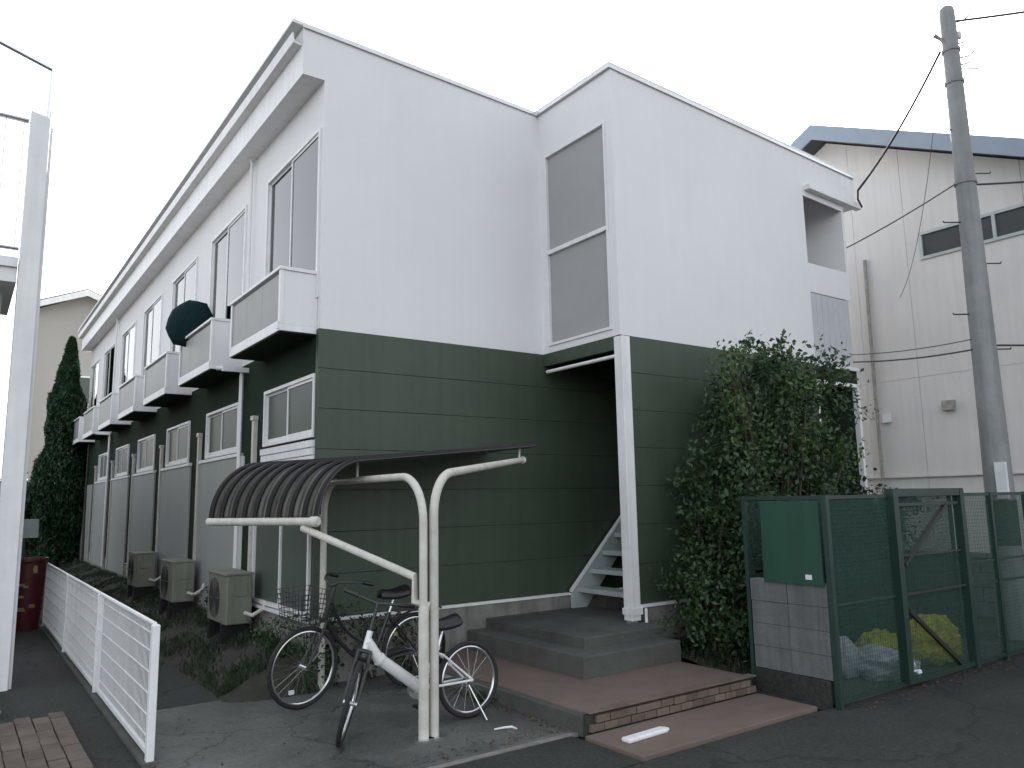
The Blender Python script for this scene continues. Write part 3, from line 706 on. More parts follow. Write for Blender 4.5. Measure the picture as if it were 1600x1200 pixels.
0 and bicycle('dark bicycle closest to the glass door, mostly hidden behind the others', (.35,-.42), (-.68,-.62), .33, 'bike_black', 38, 4, 'city')

# ------------------------------------------------------------------ air conditioners, umbrella
def aircon(k, label):
    y0 = 1.5 + PITCH*k; z0 = .42
    a = thing('air_conditioner', (-.26,y0+.38,.3), label, 'air conditioner', 'outdoor air-conditioning units along the side wall')
    part(B(-.40,-.12,y0,y0+.76,z0,z0+.52), 'casing', 'ac_body', a, bevel=.015)
    g = MB()
    for i in range(7):
        r_ = .03+i*.03; g.tube([(-.408,y0+.46+r_*math.cos(t),z0+.26+r_*math.sin(t)) for t in np.linspace(0,2*math.pi,24,endpoint=False)],.0035,5,closed=True)
    for i in range(8): t = i*math.pi/4; g.tube([(-.409,y0+.46,z0+.26),(-.409,y0+.46+.22*math.cos(t),z0+.26+.22*math.sin(t))],.0035,5)
    part(g, 'fan_grille', 'dark_metal', a)
    part(B(-.415,-.105,y0-.006,y0+.766,z0+.52,z0+.545), 'lid', 'ac_body', a, bevel=.006)
    part(B(-.34,-.18,y0-.012,y0-.001,z0+.30,z0+.42), 'service_cover', 'ac_body', a, bevel=.003)
    for y in (y0+.10,y0+.6): part(B(-.41,-.11,y,y+.08,.22,z0-.001), 'foot', 'black', a)
    part(MB().tube([(-.20,y0-.01,z0+.12),(-.15,y0-.12,z0+.10),(-.05,y0-.14,z0+.16),(-.02,y0-.14,z0+.24)],.022,8), 'hose', 'pipe_cream', a, smooth=True)
aircon(0, 'outdoor air conditioner nearest the glass door, beside the shelter')
aircon(1, 'second outdoor air conditioner along the side wall')
aircon(2, 'farthest outdoor air conditioner along the side wall')

um = thing('umbrella', (-.42,3.95,4.28), 'open dark green umbrella hung on a balcony rail to dry', 'umbrella')
ax = Vector((-.66,-.74,.12)).normalized(); q = Vector((0,0,1)).rotation_difference(ax)
cn = MB(); cn.v.append(tuple(q @ Vector((0,0,.02))))
RU = .37
for ring in range(1,6):
    for j in range(16):
        a = 2*math.pi*j/16+.2; r_ = RU*ring/5*(1 if j%2==0 else .93+.0*ring); z = .02 - .16*(ring/5)**1.8*(1 if j%2==0 else .88)
        cn.v.append(tuple(q @ Vector((r_*math.cos(a), r_*math.sin(a), z))))
for j in range(16): cn.f.append((0,1+j,1+(j+1)%16))
for ring in range(4):
    for j in range(16): k=1+ring*16; cn.f.append((k+j,k+16+j,k+16+(j+1)%16,k+(j+1)%16))
o = cn.build('canopy','umbrella',smooth=True); o.parent = um; md=o.modifiers.new('s','SOLIDIFY'); md.thickness=.003
for j in range(8):
    a = 2*math.pi*2*j/16+.2; o = MB().tube([tuple(q@Vector((0,0,.0))),tuple(q@Vector((RU*.5*math.cos(a),RU*.5*math.sin(a),-.05))),tuple(q@Vector((RU*.99*math.cos(a),RU*.99*math.sin(a),-.155)))],.003,5).build('rib','dark_metal'); o.parent=um
o = MB().tube([tuple(q@Vector((0,0,.06))),tuple(q@Vector((0,0,-.62)))],.006,8).build('shaft','dark_metal'); o.parent=um
o = MB().tube([tuple(q@Vector((0,0,-.62))),tuple(q@Vector((0,0,-.72))),tuple(q@Vector((.02,.0,-.76))),tuple(q@Vector((.06,.0,-.75))),tuple(q@Vector((.07,0,-.70)))],.011,8).build('handle','bark'); o.parent=um

# ------------------------------------------------------------------ refuse enclosure
cg = thing('refuse_cage', (4.9,-3.1,0), 'dark green framed refuse cage with netting and a braced gate', 'cage')
YF, YB = -3.5, -2.68; XL, XR = 3.06, 6.92
def bar(a, b, w=.025, nm='frame_bar', mt='green_frame'):
    return part(MB().tube([a,b],w,4), nm, mt, cg)
for x in (XL, 6.06, XR): bar((x,YF,0),(x,YF,1.70),.034,'post')
for x in (XL, 4.3, 5.6, XR): bar((x,YB,0),(x,YB,1.68),.026,'post')
bar((XL,YF,1.68),(4.04,YF,1.68),.02); bar((5.40,YF,1.68),(XR,YF,1.68),.022); bar((XL,YF,.05),(4.04,YF,.05),.022); bar((5.40,YF,.05),(XR,YF,.05),.022)
bar((XL,YF,.80),(4.04,YF,.80),.014); bar((5.40,YF,.78),(XR,YF,.78),.016); bar((5.40,YF,1.0),(XR,YF,1.0),.014)
bar((XL,YB,1.68),(XR,YB,1.68),.022); bar((XL,YF,1.68),(XL,YB,1.68),.022); bar((XR,YF,1.68),(XR,YB,1.68),.022)
part(MB().quad((XL+.02,YF,.06),(4.03,YF,.06),(4.03,YF,1.67),(XL+.02,YF,1.67)), 'net', 'net_green', cg)
part(MB().quad((5.42,YF,.06),(XR-.02,YF,.06),(XR-.02,YF,1.67),(5.42,YF,1.67)), 'net', 'net_green', cg)
part(MB().quad((XL+.02,YB,1.03),(XR-.02,YB,1.03),(XR-.02,YB,1.67),(XL+.02,YB,1.67)), 'net', 'net_green', cg)
# knotted strands of the netting
def strands(x0, x1, z0, z1, y, par):
    m = MB(); st_ = .036
    for i in range(1, int((x1-x0)/st_)): m.tube([(x0+i*st_,y,z0),(x0+i*st_+random.uniform(-.004,.004),y+random.uniform(-.006,.006),(z0+z1)/2),(x0+i*st_,y,z1)],.0013,3,cap=False)
    for i in range(1, int((z1-z0)/st_)): m.tube([(x0,y-.001,z0+i*st_),((x0+x1)/2,y-.001+random.uniform(-.006,.006),z0+i*st_-.01),(x1,y-.001,z0+i*st_)],.0013,3,cap=False)
    o = m.build('net_strands','net_cord'); o['kind'] = 'stuff'
    if par is cg: o.parent = cg; o.location = -Vector(cg.location)
    else: o.parent = par
strands(XL+.02,4.03,.06,1.67,YF-.004,cg); strands(5.42,XR-.02,.06,1.67,YF-.004,cg)
# gate
gt = part(MB().tube([(4.08,YF-.02,.05),(4.08,YF-.02,1.73)],.058,4).tube([(5.34,YF-.02,.02),(5.34,YF-.02,1.73)],.056,4).tube([(4.05,YF-.02,1.71),(5.38,YF-.02,1.71)],.05,4).tube([(4.1,YF-.02,.06),(5.32,YF-.02,.06)],.028,4).tube([(4.12,YF-.02,1.60),(5.30,YF-.02,1.60)],.02,4), 'gate', 'green_frame', cg)
for a,b,w in (((5.06,YF-.02,1.59),(4.20,YF-.02,1.06),.024),((4.20,YF-.02,.66),(5.12,YF-.02,.06),.024),((4.12,YF-.02,.80),(5.3,YF-.02,.80),.014),((4.12,YF-.02,1.14),(5.3,YF-.02,1.14),.010)):
    c = MB().tube([a,b],w,4).build('brace','dark_metal'); c.parent = gt
c = MB().quad((4.1,YF+.005,.07),(5.3,YF+.005,.07),(5.3,YF+.005,1.69),(4.1,YF+.005,1.69)).build('net','net_green'); c.parent = gt
strands(4.1,5.3,.07,1.69,YF,gt)
# low board wall at the back, sheets and blocks on the left side
for i in range(4): part(B(XL+.03,XR,YB+.035,YB+.055,.06+i*.235,.06+i*.235+.228), 'back_board', 'green_frame', cg)
part(B(XL+.05,3.86,YF+.03,YF+.045,.93,1.655), 'green_sheet', 'green_sheet', cg)
part(B(XL-.045,XL-.03,YF+.04,YB-.2,.955,1.655), 'green_sheet', 'green_sheet', cg)
part(B(XL-.02,XL+.12,YF+.06,YB-.02,-.02,.2), 'footing', 'asphalt', cg, bevel=.01)
part(B(XL,XR,YF+.06,YB-.04,-.02,.012), 'floor', 'concrete_dark', cg)
for r_ in range(4):
    for j in range(2):
        y = YF+.03 + j*.385 + (0 if r_%2==0 else 0); part(B(XL-.02+random.uniform(-.004,.004),XL+.10,y+.0015,min(y+.3835,YB-.03),.2045+r_*.192,.204+r_*.192+.190), 'block', 'block', cg, bevel=.003)
part(B(XL-.05,XL-.046,YF+.14,YF+.20,1.0,1.04), 'sheet_tag', 'paper', cg)

def blob(name, material, c, s, seed, amp=.12, flat=True, nu=36, nv=22, freq=3.0):
    rs = np.random.default_rng(seed); K = rs.normal(size=(14,3))*freq; ph = rs.uniform(0,6.28,14)
    m = MB()
    for i in range(nv+1):
        th = math.pi*i/nv
        for j in range(nu):
            a = 2*math.pi*j/nu; d = np.array([math.sin(th)*math.cos(a), math.sin(th)*math.sin(a), math.cos(th)])
            r_ = 1 + amp*float(np.mean(np.abs(np.sin(K@d+ph)))-.6)*2.2 + amp*.5*float(np.sin(K@d*2.3+ph)[:5].mean())
            p = d*r_*np.array(s)
            z = p[2]+s[2]*.75
            m.v.append((c[0]+p[0], c[1]+p[1], c[2]+max(z,0.002*abs(p[0]))))
    for i in range(nv):
        for j in range(nu): j2=(j+1)%nu; m.f.append((i*nu+j,(i+1)*nu+j,(i+1)*nu+j2,i*nu+j2))
    return m
bg_ = thing('refuse_bag', (4.2,-3.05,.012), 'crumpled pale grey refuse bag lying in the cage', 'bag')
m = blob('b','bag',(4.30,-3.18,.012),(.22,.30,.15),3,.35,freq=4.5); part(m,'bag_body','bag',bg_,smooth=True)
m = blob('b','bag',(4.05,-2.93,.012),(.13,.14,.20),5,.3,freq=4); part(m,'bag_top','bag',bg_,smooth=True)
n1 = blob('n','yellow_net',(4.75,-2.90,.012),(.30,.17,.19),8,.3,freq=5).build('net_heap','yellow_net',smooth=True); tag(n1,'yellow-green net heaped behind the grey bag at the cage gate','net','yellow refuse nets')
n2 = blob('n','yellow_net',(5.32,-3.10,.012),(.42,.24,.25),9,.3,freq=5).build('net_heap','yellow_net',smooth=True); tag(n2,'larger yellow-green net heap on the right side of the gate brace','net','yellow refuse nets')

# ------------------------------------------------------------------ utility pole and cables
px, pyy = 7.39, -3.06
up_ = thing('utility_pole', (px,pyy,0), 'tall grey concrete utility pole behind the refuse cage', 'pole')
prof = [(.175-.0098*z*1.05, z) for z in np.linspace(0,8.0,17)]
part(MB().lathe(prof+[(.085,8.05),(.04,8.09),(.0,8.1)],28,(px,pyy,0)), 'shaft', 'pole_concrete', up_, smooth=True)
cd_ = Vector((cr.x,cr.y,0)).normalized()
for i, z in enumerate((7.2,6.35,5.75,5.1,4.55,3.9,3.45)):
    s = 1 if i%2==0 else -1; p = Vector((px,pyy,z)); part(MB().tube([tuple(p+cd_*s*.09),tuple(p+cd_*s*.33+Vector((0,0,.0))),tuple(p+cd_*s*.34+Vector((0,0,.02)))],.009,6), 'step_bolt', 'dark_metal', up_)
for z, r_ in ((5.62,.125),(7.45,.105),(7.0,.11)): part(MB().lathe([(r_,-.02),(r_+.006,-.02),(r_+.006,.02),(r_,.02)],24,(px,pyy,z)), 'band', 'pole_concrete', up_)
part(MB().tube([(px-.05,pyy-.08,7.3),tuple(Vector((px,pyy,7.62))-cd_*.12),tuple(Vector((px,pyy,7.68))-cd_*.20)],[.012,.02,.03],8), 'insulator', 'stone', up_)
for k,(dz,dr) in enumerate(((7.86,.20),(7.55,.16),(7.35,.22),(7.25,.2))):
    b0 = Vector((px,pyy,dz))+cd_*.09; part(MB().tube([tuple(b0),tuple(b0+cd_*dr*.6+Vector((0,0,.03))),tuple(b0+cd_*dr+Vector((0,0,.10)))],.010,6), 'hook', 'dark_metal', up_)
part(MB().lathe([(.0,-.05),(.03,-.05),(.035,.02),(.02,.05),(0,.05)],12,tuple(Vector((px,pyy,7.68))+cd_*.13)), 'insulator', 'paper', up_, smooth=True)
part(MB().lathe([(.162,.2),(.164,.2),(.164,1.6),(.162,1.6)],28,(px,pyy,0)), 'guard_wrap', 'green_frame', up_)
part(B(px-.22,px-.175,pyy-.18,pyy-.06,1.62,2.05), 'notice_plate', 'paper', up_)
def cable(a, b, sag, r, label, mt='black', mid=None):
    a, b = Vector(a), Vector(b); pts = []
    for i in range(25):
        t = i/24; p = a.lerp(b,t); p.z -= sag*4*t*(1-t); pts.append(tuple(p))
    o = MB().tube(pts,r,6).build('cable',mt,smooth=True); return tag(o,label,'cable','overhead cables')
pt = Vector((px,pyy,7.45))-cd_*.14
cable(pt, (7.62,-1.5,6.12), .10, .016, 'thick black cable from the pole top down to the white roof corner')
o = MB().tube([(7.62,-1.5,6.12),(7.60,-1.5,5.98),(7.66,-1.52,5.86)],.014,6).build('cable_end','black'); tag(o,'black cable end looped at the white roof corner','cable')
cable(pt+Vector((0,0,-.03)), (10,-.75,5.0), .5, .004, 'thin grey wire hanging from the pole top beside the thick cable', 'dark_metal')
cable(Vector((px,pyy,7.88))+cd_*.1, Vector((px,pyy,8.3))+cd_*6.0+Vector((-.4,-2.6,0)), .25, .016, 'black cable leaving the pole top towards the upper right')
cable((7.5,-1.2,5.25), Vector((px,pyy,5.62))-cd_*.12, .03, .009, 'thin cable from the white building to the pole in front of the beige wall', 'dark_metal')
cable(Vector((px,pyy,5.6))+cd_*.12, Vector((px,pyy,5.9))+cd_*5+Vector((-.4,-2.0,0)), .22, .014, 'cable leaving the pole past the dark strip window', 'dark_metal')
cable((7.44,-1.0,3.62), Vector((px,pyy,3.45))-cd_*.14, .05, .010, 'lower dark cable crossing the beige wall to the pole', 'dark_metal')
cable((7.44,-1.0,3.72), Vector((px,pyy,3.58))-cd_*.14, .05, .006, 'upper of two low cables crossing the beige wall', 'dark_metal')
cable(Vector((px,pyy,3.5))+cd_*.14, Vector((px,pyy,3.45))+cd_*5+Vector((-.4,-2,0)), .12, .012, 'low cable leaving the pole to the right edge', 'dark_metal')

# ------------------------------------------------------------------ beige house on the right
bh_ = thing('beige_house', (10,0,0), 'beige clad house with blue-grey gable fascia, right of the white building', 'house')
HX, RY, RZ, SL, Y0h, Y1h = 10.0, .35, 8.25, .49, -6.4, 7.1
def hz(y): return RZ - SL*abs(y-RY)
part(MB().prism([(Y0h,0),(Y1h,0),(Y1h,hz(Y1h)),(RY,RZ),(Y0h,hz(Y0h))],'x',HX+.03,HX+9), 'wall_core', 'joint', bh_)
WY0, WY1, WZ0, WZ1 = -4.6, -1.17, 5.55, 6.02
pw = .91; y = Y0h; 
edges = list(np.arange(Y0h, Y1h, pw)) + [Y1h]
for i in range(len(edges)-1):
    a, b = edges[i]+.003, edges[i+1]-.003
    segs = [(0.0,.55),(.555,1.96),(1.99,3.60),(3.605,None)]
    if edges[i] > 3: segs = [(0,None)]
    for z0, z1 in segs:
        if z1 is None:
            tops = lambda yy: hz(yy)-.01
            if b <= WY0 or a >= WY1:
                poly = [(a,z0),(b,z0),(b,tops(b))] + ([(RY,RZ-.01)] if a < RY < b else []) + [(a,tops(a))]
                part(MB().prism(poly,'x',HX,HX+.028), 'wall_panel', 'beige', bh_)
            else:
                aa, bb_ = a, min(b,WY1)
                part(MB().prism([(a,z0),(b,z0),(b,WZ0),(a,WZ0)],'x',HX,HX+.028), 'wall_panel', 'beige', bh_)
                part(MB().prism([(a,WZ1),(b,WZ1),(b,tops(b)),(a,tops(a))],'x',HX,HX+.028), 'wall_panel', 'beige', bh_)
                if b > WY1: part(MB().prism([(WY1,WZ0),(b,WZ0),(b,WZ1),(WY1,WZ1)],'x',HX,HX+.028), 'wall_panel', 'beige', bh_)
        else: part(B(HX,HX+.028,a,b,z0,z1), 'wall_panel', 'beige' if z0>.5 else 'concrete', bh_)
part(B(HX-.05,HX,Y0h,3,1.962,1.988), 'ledge', 'beige', bh_)
mat('strip_glass', (.055, .062, .062), .4, .1, 3, spec=.25)
wf = MB(); wf.box(HX-.03,HX+.04,WY0,WY1,WZ0,WZ0+.05); wf.box(HX-.03,HX+.04,WY0,WY1,WZ1-.05,WZ1)
for yy in (WY0,-3.5,-2.35,WY1-.05): wf.box(HX-.028,HX+.04,yy,yy+.05,WZ0+.05,WZ1-.05)
wdw = part(wf,'strip_window','blue_grey',bh_)
for a,b in ((WY0+.05,-3.5),(-3.45,-2.35),(-2.30,WY1-.05)):
    c = B(HX+.005,HX+.012,a,b,WZ0+.05,WZ1-.05).build('pane','strip_glass'); c.parent = wdw
m = MB()
for s, ye in ((-1,Y0h-.5),(1,Y1h+.5)):
    m.prism([(RY,RZ+.02),(RY,RZ+.20),(ye,hz(ye)+.20),(ye,hz(ye)+.02)],'x',HX-.45,HX+9.3)
rfb = part(m,'roof','roof_dark',bh_)
for s, ye in ((-1,Y0h-.52),(1,Y1h+.52)):
    c = MB().prism([(RY,RZ-.06),(RY,RZ+.23),(ye,hz(ye)+.23),(ye,hz(ye)-.06)],'x',HX-.49,HX-.455).build('bargeboard','slate_fascia'); c.parent = rfb
part(MB().tube([(HX-.05,-.22,5.8),(HX-.05,-.2,3.75),(HX-.05,-.2,.1)],.03,8),'downpipe','stone',bh_,smooth=True)
part(B(HX-.09,HX-.001,-1.48,-1.30,3.0,3.16),'vent_hood','stone',bh_)
part(B(HX-.08,HX-.001,-.42,-.30,2.9,3.05),'meter_box','paper',bh_)
bw = thing('boundary_wall', (8.9,-3,0), 'low concrete block wall between the cage and the beige house', 'wall')
for r_ in range(4):
    for j in range(22):
        y = -7.5 + j*.4 + (.2 if r_%2 else 0); part(B(8.85,8.97,y,y+.39,r_*.2,r_*.2+.19),'block','block',bw)
part(B(8.83,8.99,-7.5,1.5,.8,.86),'coping','concrete',bw)

# ------------------------------------------------------------------ neighbour on the left
nb = thing('neighbour_flats', (-2.4,1.8,0), 'edge of neighbouring flats with white post and railed balcony at left edge', 'building')
part(MB().prism([(-2.51,0),(-2.33,0),(-2.33,5.76),(-2.36,5.79),(-2.51,5.82)],'y',1.71,1.92),'corner_post','white_trim',nb,bevel=.006)
part(B(-2.335,-2.30,1.76,1.84,0,5.7),'downpipe','white_trim',nb)
part(MB().tube([(-2.345,1.77,5.7),(-2.345,1.77,6.36),(-4.5,1.77,7.05)],.03,8),'awning_frame','chrome',nb)
part(MB().tube([(-2.52,1.78,5.72),(-6,1.78,5.76)],.028,8),'top_rail','chrome',nb,smooth=True)
part(MB().tube([(-2.52,1.78,4.33),(-6,1.78,4.33)],.022,8),'bottom_rail','chrome',nb,smooth=True)
for i in range(18): part(MB().tube([(-2.56-i*.16,1.78,4.34),(-2.56-i*.16,1.78,5.72)],.006,6),'baluster','white_trim',nb)
part(B(-7,-2.52,1.74,3.4,3.97,4.2),'balcony_slab','white_trim',nb); part(B(-7,-2.52,1.70,1.738,4.12,4.22),'slab_edge','white_trim',nb)
part(B(-7,-2.75,3.4,12,0,3.97),'wall','concrete',nb)
part(MB().tube([(-2.66,2.2,0),(-2.66,2.2,3.95)],.04,8),'pipe','pipe_cream',nb,smooth=True)
part(B(-7,-2.6,1.75,3.3,.0,.12),'step','concrete_dark',nb)
tb = thing('red_tub', (-1.93,6.05,0), 'tall red plastic tub with yellow marks behind the fence end', 'tub')
part(MB().lathe([(0,.02),(.16,.02),(.175,.0),(.20,.3),(.225,.93),(.245,.95),(.245,.99),(.22,.99),(.20,.9),(.0,.86)],28,(-1.93,6.05,.01)),'shell','red_plastic',tb,smooth=True)
for (ang_,z,w,h) in ((248,.62,.05,.04),(250,.46,.03,.035),(244,.28,.08,.05),(262,.60,.03,.03),(285,.32,.04,.05),(288,.8,.03,.10)):
    a = R(ang_); r_ = .21+.02*z; c = Vector((-1.93+r_*math.cos(a),6.05+r_*math.sin(a),z)); t_ = Vector((-math.sin(a),math.cos(a),0)); n_ = Vector((math.cos(a),math.sin(a),0))
    k = MB(); k.v=[tuple(c-t_*w),tuple(c+t_*w),tuple(c+t_*w*.8+Vector((0,0,h))),tuple(c-t_*w+Vector((0,0,h))),tuple(c-t_*w+n_*.006),tuple(c+t_*w+n_*.006),tuple(c+t_*w*.8+n_*.008+Vector((0,0,h))),tuple(c-t_*w+n_*.008+Vector((0,0,h)))]
    k.f=[(0,1,2,3),(4,5,6,7),(0,1,5,4),(1,2,6,5),(2,3,7,6),(3,0,4,7)]; part(k,'mark','yellow',tb)
sg_ = thing('sign_board', (-1.96,6.6,0), 'small pale sign board on a short post above the red tub', 'sign')
part(B(-2.16,-1.80,6.58,6.60,1.27,1.55),'board','blue_grey',sg_,bevel=.004); part(B(-2.0,-1.96,6.602,6.64,0,1.5),'post','dark_metal',sg_)
st_ = blob('s','stone',(-2.52,.62,.0),(.09,.06,.05),21,.3,freq=3,nu=16,nv=10).build('stone','stone',smooth=True); tag(st_,'pale stone on the ground at the foot of the left post','stone')

# ------------------------------------------------------------------ distant house, hedge, cypress
fh = thing('far_house', (.7,26,0), 'pale house with low gable roof far behind the cypress', 'house')
part(MB().prism([(-.95,0),(2.4,0),(2.4,9.2),(.71,9.85),(-.95,9.1)],'y',26,33),'wall','beige_far',fh)
m = MB(); m.prism([(-1.2,9.1),(.71,9.9),(2.6,9.15),(2.6,9.32),(.71,10.06),(-1.2,9.28)],'y',25.6,33.4); r_ = part(m,'roof','roof_dark',fh)
c = MB().prism([(-1.22,8.98),(.71,9.76),(2.62,9.0),(2.62,9.24),(.71,10.0),(-1.22,9.2)],'y',25.5,25.598).build('bargeboard','white_trim'); c.parent = r_
part(B(-1.0,-.9,25.9,25.99,0,9.0),'downpipe','white_trim',fh)
for z in (2.2,5.6):
    w_ = part(B(.2,1.4,25.94,25.99,z,z+1.1),'window','white_trim',fh); c = B(.26,1.34,25.92,25.938,z+.06,z+1.04).build('pane','frost_dark'); c.parent = w_
P = np.column_stack([rng.uniform(-4,1.4,16000), 18.6+rng.uniform(-.25,.35,16000), np.sqrt(rng.uniform(0,1,16000))*2.45*(1+.05*rng.normal(size=16000))])
hd = thing('hedge', (-1.3,18.6,0), 'dark clipped hedge closing the far end of the alley', 'hedge')
o = leaf_mesh(P,.11,'foliage','leaf_hedge',hd); o['kind']='stuff'
part(B(-3.9,1.3,18.75,18.9,0,2.2),'stems','leaf_hedge',hd)
cy = thing('cypress_tree', (-.56,17,0), 'dense dark conical cypress at the far end of the alley', 'tree')
part(MB().tube([(-.56,17,0),(-.55,17,3),(-.52,17,6.1)],[.09,.06,.012],8),'trunk','bark',cy)
n = 26000; z = rng.uniform(0,1,n)**.9; zz = .35+z*6.05
rad = np.where(z<.35,.46+.16*(z/.35),.62*(1-(z-.35)/.65)**.72)+.02
lump = 1+.16*np.sin(zz*5.1+rng.uniform(0,.3,n))*np.sin(zz*2.3)
a = rng.uniform(0,2*np.pi,n); lump *= 1+.12*np.sin(3*a+zz*2.2)
rr = rad*lump*(.55+.5*rng.uniform(0,1,n)**.5)
leaf_mesh(np.column_stack([-.56+.03*zz/6+rr*np.cos(a),17+rr*np.sin(a),zz]),.15,'crown','leaf_cypress',cy,up=1.6,aspect=.35)
tw = thing('bare_sapling', (-.05,15.6,0), 'bare twiggy sapling beside the cypress', 'tree')
m = MB()
for i in range(9):
    x0 = -.12+rng.uniform(-.05,.05); z0 = 3.2+rng.uniform(0,1); m.tube([(x0,15.6,z0),(x0+rng.uniform(-.25,.1),15.6+rng.uniform(-.1,.1),z0+.5),(x0+rng.uniform(-.35,.2),15.6,z0+1.0)],[.010,.007,.003],5)
m.tube([(-.1,15.6,.2),(-.12,15.6,2.2),(-.12,15.6,4.6)],[.035,.025,.01],6); part(m,'branches','bark',tw)

# ------------------------------------------------------------------ shrubs and weeds
def shrub(name, label, centres, sig, per, size, material, base, cat='shrub', stems=7):
    t = thing(name, base, label, cat)
    P = np.concatenate([np.array(c)+rng.normal(size=(per,3))*np.array(sig)*rng.uniform(.6,1.3) for c in centres])
    P[:,1] = np.minimum(P[:,1], -1.40); P[:,2] = np.maximum(P[:,2], .16)
    leaf_mesh(P,size,'crown',material,t,up=.3)
    m = MB(); cs = [centres[i] for i in rng.choice(len(centres),min(stems*4,len(centres)),replace=False)]
    for c in cs:
        b = Vector(base)+Vector((rng.uniform(-.12,.12),rng.uniform(-.08,.08),0)); c = Vector(c); mid = b.lerp(c,.5)+Vector((rng.uniform(-.1,.1),rng.uniform(-.05,.05),.25))
        m.tube(bez(b,mid,c,6),[.022,.02,.017,.014,.011,.007,.003],6)
    part(m,'stems','bark',t)
    return t
def env(n, f):
    out = []
    while len(out) < n:
        x, y, z = rng.uniform(3.0,6.9), rng.uniform(-2.45,-1.5), rng.uniform(.25,3.5)
        if f(x,y,z): out.append((x,y,z))
    return out
def envA(x,y,z):   # main mass
    top = 3.1+.22*math.sin(x*3.1)+.1*math.sin(x*7.7) if 4.0 < x < 5.8 else (2.9-.9*(4.0-x) if x <= 4.0 else 2.9-1.6*(x-5.8))
    left = 3.55+.25*math.sin(z*2.2)
    return x > left and z < top and x < (5.38 if z > 2.1 else 6.2) and ((y+1.9)/.62)**2 < 1
shrub('broadleaf_shrub','tall dark green shrub growing against the front wall behind the cage',env(250,envA),(.12,.10,.11),105,.07,'leaf',(4.6,-1.9,.14))
shrub('broadleaf_shrub','slender leafy shoots standing above the tall shrub',[(x,-1.85+rng.uniform(-.1,.1),z) for x,z in ((4.25,3.3),(4.3,3.42),(4.95,3.4),(5.0,3.5),(5.02,3.32),(4.62,3.36),(4.7,3.28),(5.25,3.3))],(.05,.05,.06),26,.075,'leaf_light',(4.65,-1.85,.14),stems=2)
shrub('broadleaf_shrub','paler leafy twigs spread loosely over the upper left of the tall shrub',[(rng.uniform(3.25,5.6),rng.uniform(-2.5,-2.1),rng.uniform(2.0,3.2)) for i in range(46)],(.11,.08,.10),34,.06,'leaf_light',(4.4,-2.1,.14),stems=6)
shrub('broadleaf_shrub','low leafy shrub at the foot of the front wall beside the steps',env(60,lambda x,y,z: 3.05<x<4.0 and z<1.15+.5*math.sin(x*4) and y<-1.6),(.12,.10,.10),110,.06,'leaf',(3.5,-1.95,.12))
shrub('broadleaf_shrub','dark sparse bush behind the cage gate under the walkway opening',env(60,lambda x,y,z: 5.7<x<6.85 and .4<z<1.9-.25*(x-5.9)),(.12,.10,.09),90,.065,'leaf_hedge',(6.2,-1.9,.12))
# grass on the earth bank and weeds by the shelter
def blades(P, h, name, material, label=None, cat=None, kind='stuff', parent=None):
    n = len(P); a = rng.uniform(0,2*np.pi,n); hh = h*rng.uniform(.5,1.3,n); w = .004+.004*rng.uniform(0,1,n); ln = rng.normal(size=(n,2))*.4*hh[:,None]
    v0 = P+np.column_stack([np.cos(a)*w,np.sin(a)*w,np.zeros(n)]); v1 = P-np.column_stack([np.cos(a)*w,np.sin(a)*w,np.zeros(n)]); v2 = P+np.column_stack([ln[:,0],ln[:,1],hh])
    V = np.stack([v0,v1,v2],1).reshape(-1,3); me = bpy.data.meshes.new(name); me.vertices.add(3*n); me.vertices.foreach_set('co',V.astype(np.float32).ravel())
    me.loops.add(3*n); me.loops.foreach_set('vertex_index',np.arange(3*n,dtype=np.int32)); me.polygons.add(n); me.polygons.foreach_set('loop_start',np.arange(0,3*n,3,dtype=np.int32)); me.update(calc_edges=True)
    me.materials.append(M[material]); o = bpy.data.objects.new(name,me); COL.objects.link(o); tag(o,label,cat,kind=kind); return o
n = 26000; X = rng.uniform(-.84,-.03,n); Y = .1+rng.uniform(0,1,n)**1.3*16.5; clump = np.sin(X*9+Y*3)+np.sin(Y*5.3)+rng.normal(size=n)*.8; k = clump > -.3
X, Y = X[k], Y[k]; Z = .005+.31*np.minimum(1,(X+.85)/.83*1.25)-.01
blades(np.column_stack([X,Y,Z]),.06,'grass','grass','green grass and weeds on the bank along the side wall','grass')
X = rng.uniform(2.95,6.5,5000); Y = rng.uniform(-2.58,-1.5,5000); blades(np.column_stack([X,Y,.06+.10*np.minimum(1,(Y+2.6)/.5)]),.07,'grass','grass','sparse grass in the planting bed beside the steps','grass')
def weed(label, x, y, z, h, n, mt='grass'):
    t = thing('weed', (x,y,z), label, 'weed', 'weeds along the building')
    k = int(n); u = rng.uniform(0,1,k)**.8; P = np.column_stack([x+rng.normal(size=k)*.10*(.4+u), y+rng.normal(size=k)*.07*(.4+u), z+u*h])
    leaf_mesh(P,.045,'leaves',mt,t,up=.4)
    m = MB()
    for i in range(6): m.tube([(x,y,z-.02),(x+rng.uniform(-.08,.08),y+rng.uniform(-.05,.05),z+h*.5),(x+rng.uniform(-.15,.15),y+rng.uniform(-.08,.08),z+h*.95)],[.005,.004,.002],5)
    part(m,'stems','leaf',t)
weed('leafy weed growing at the building corner beside the shelter leg',.12,-.12,.0,.75,420)
weed('small weed below the glass door',-.25,.45,.2,.4,260,'leaf')
weed('weed beside the first air conditioner',-.22,2.55,.3,.45,260,'leaf')
weed('weed against the foundation left of the steps',.9,-.12,.0,.6,320)
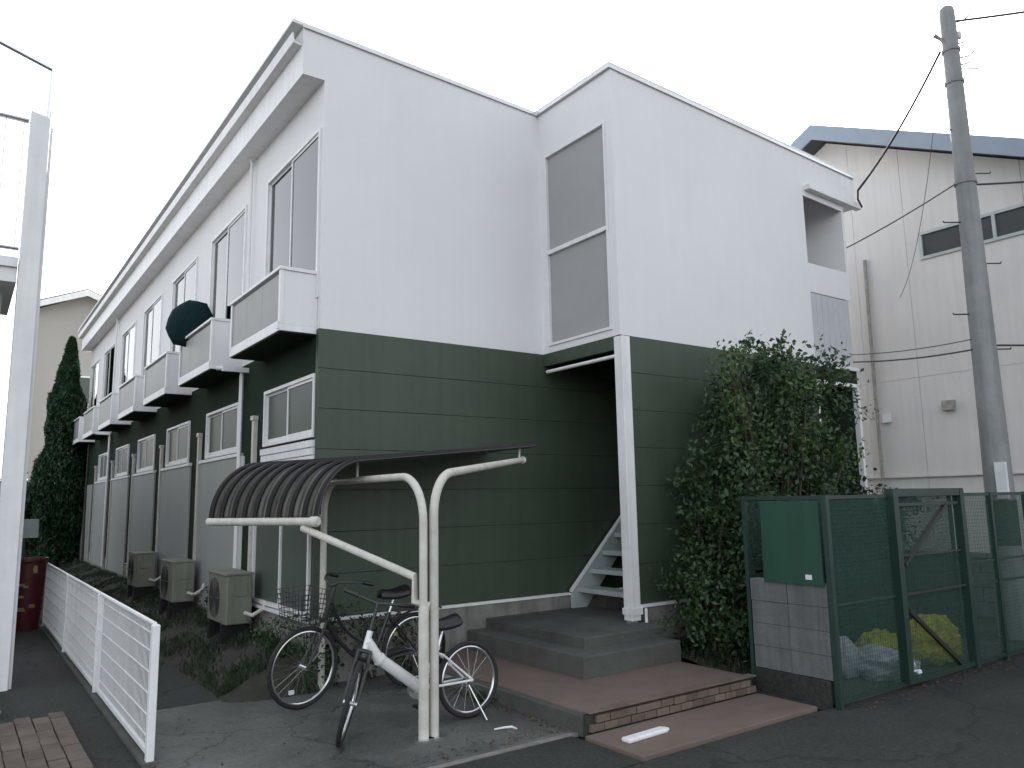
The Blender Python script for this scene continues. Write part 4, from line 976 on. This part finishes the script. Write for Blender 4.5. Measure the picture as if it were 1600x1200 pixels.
weed('weed against the foundation behind the parked bicycles',.5,-.14,.0,.62,360,'leaf')
weed('low green weed at the platform kerb beside the small bicycle',.93,-1.5,.01,.08,120,'leaf')
weed('bushy weed at the far leg of the shelter',-.15,-.25,.0,.7,380,'leaf')
weed('weed near the fence beyond its first panel',-1.25,1.35,.0,.28,160,'leaf')

# leaf litter and grit gathered along edges: too small and many to count
def litter(P, size, name, material, label):
    n = len(P); a = rng.uniform(0,2*np.pi,n); sz = size*rng.uniform(.4,1.3,n)
    me = bpy.data.meshes.new(name); V = []
    for q in (0,2.2,3.6,5.0): V.append(P+np.column_stack([np.cos(a+q)*sz,np.sin(a+q)*sz*.8,rng.uniform(.001,.012,n)]))
    V = np.stack(V,1).reshape(-1,3); me.vertices.add(4*n); me.vertices.foreach_set('co',V.astype(np.float32).ravel())
    me.loops.add(4*n); me.loops.foreach_set('vertex_index',np.arange(4*n,dtype=np.int32)); me.polygons.add(n); me.polygons.foreach_set('loop_start',np.arange(0,4*n,4,dtype=np.int32)); me.update(calc_edges=True)
    me.materials.append(M[material]); o = bpy.data.objects.new(name,me); COL.objects.link(o); return tag(o,label,'litter',kind='stuff')
mat('dead_leaf', (.14,.10,.05), .9, .3, 9, island=.5)
k = 260
P = np.concatenate([np.column_stack([rng.uniform(-1.6,.95,k),-2.62+np.abs(rng.normal(size=k))*.10,np.full(k,.013)]),
  np.column_stack([.95-np.abs(rng.normal(size=k))*.07,rng.uniform(-2.6,-.1,k),np.full(k,.013)]),
  np.column_stack([rng.uniform(-1.6,.95,120),rng.uniform(-2.6,-.1,120),np.full(120,.013)]),
  np.column_stack([rng.uniform(3.1,6.8,k),YF-.03-np.abs(rng.normal(size=k))*.12,np.full(k,.0)]),
  np.column_stack([rng.uniform(-1.6,-.85,200),rng.uniform(0,9,200),np.full(200,.02)]),
  np.column_stack([rng.uniform(-4,6,160),rng.uniform(-5.4,-3.4,160),np.full(160,-.007)])])
litter(P,.012,'leaf_litter','dead_leaf','scattered dry leaf bits on the slab and road edge')
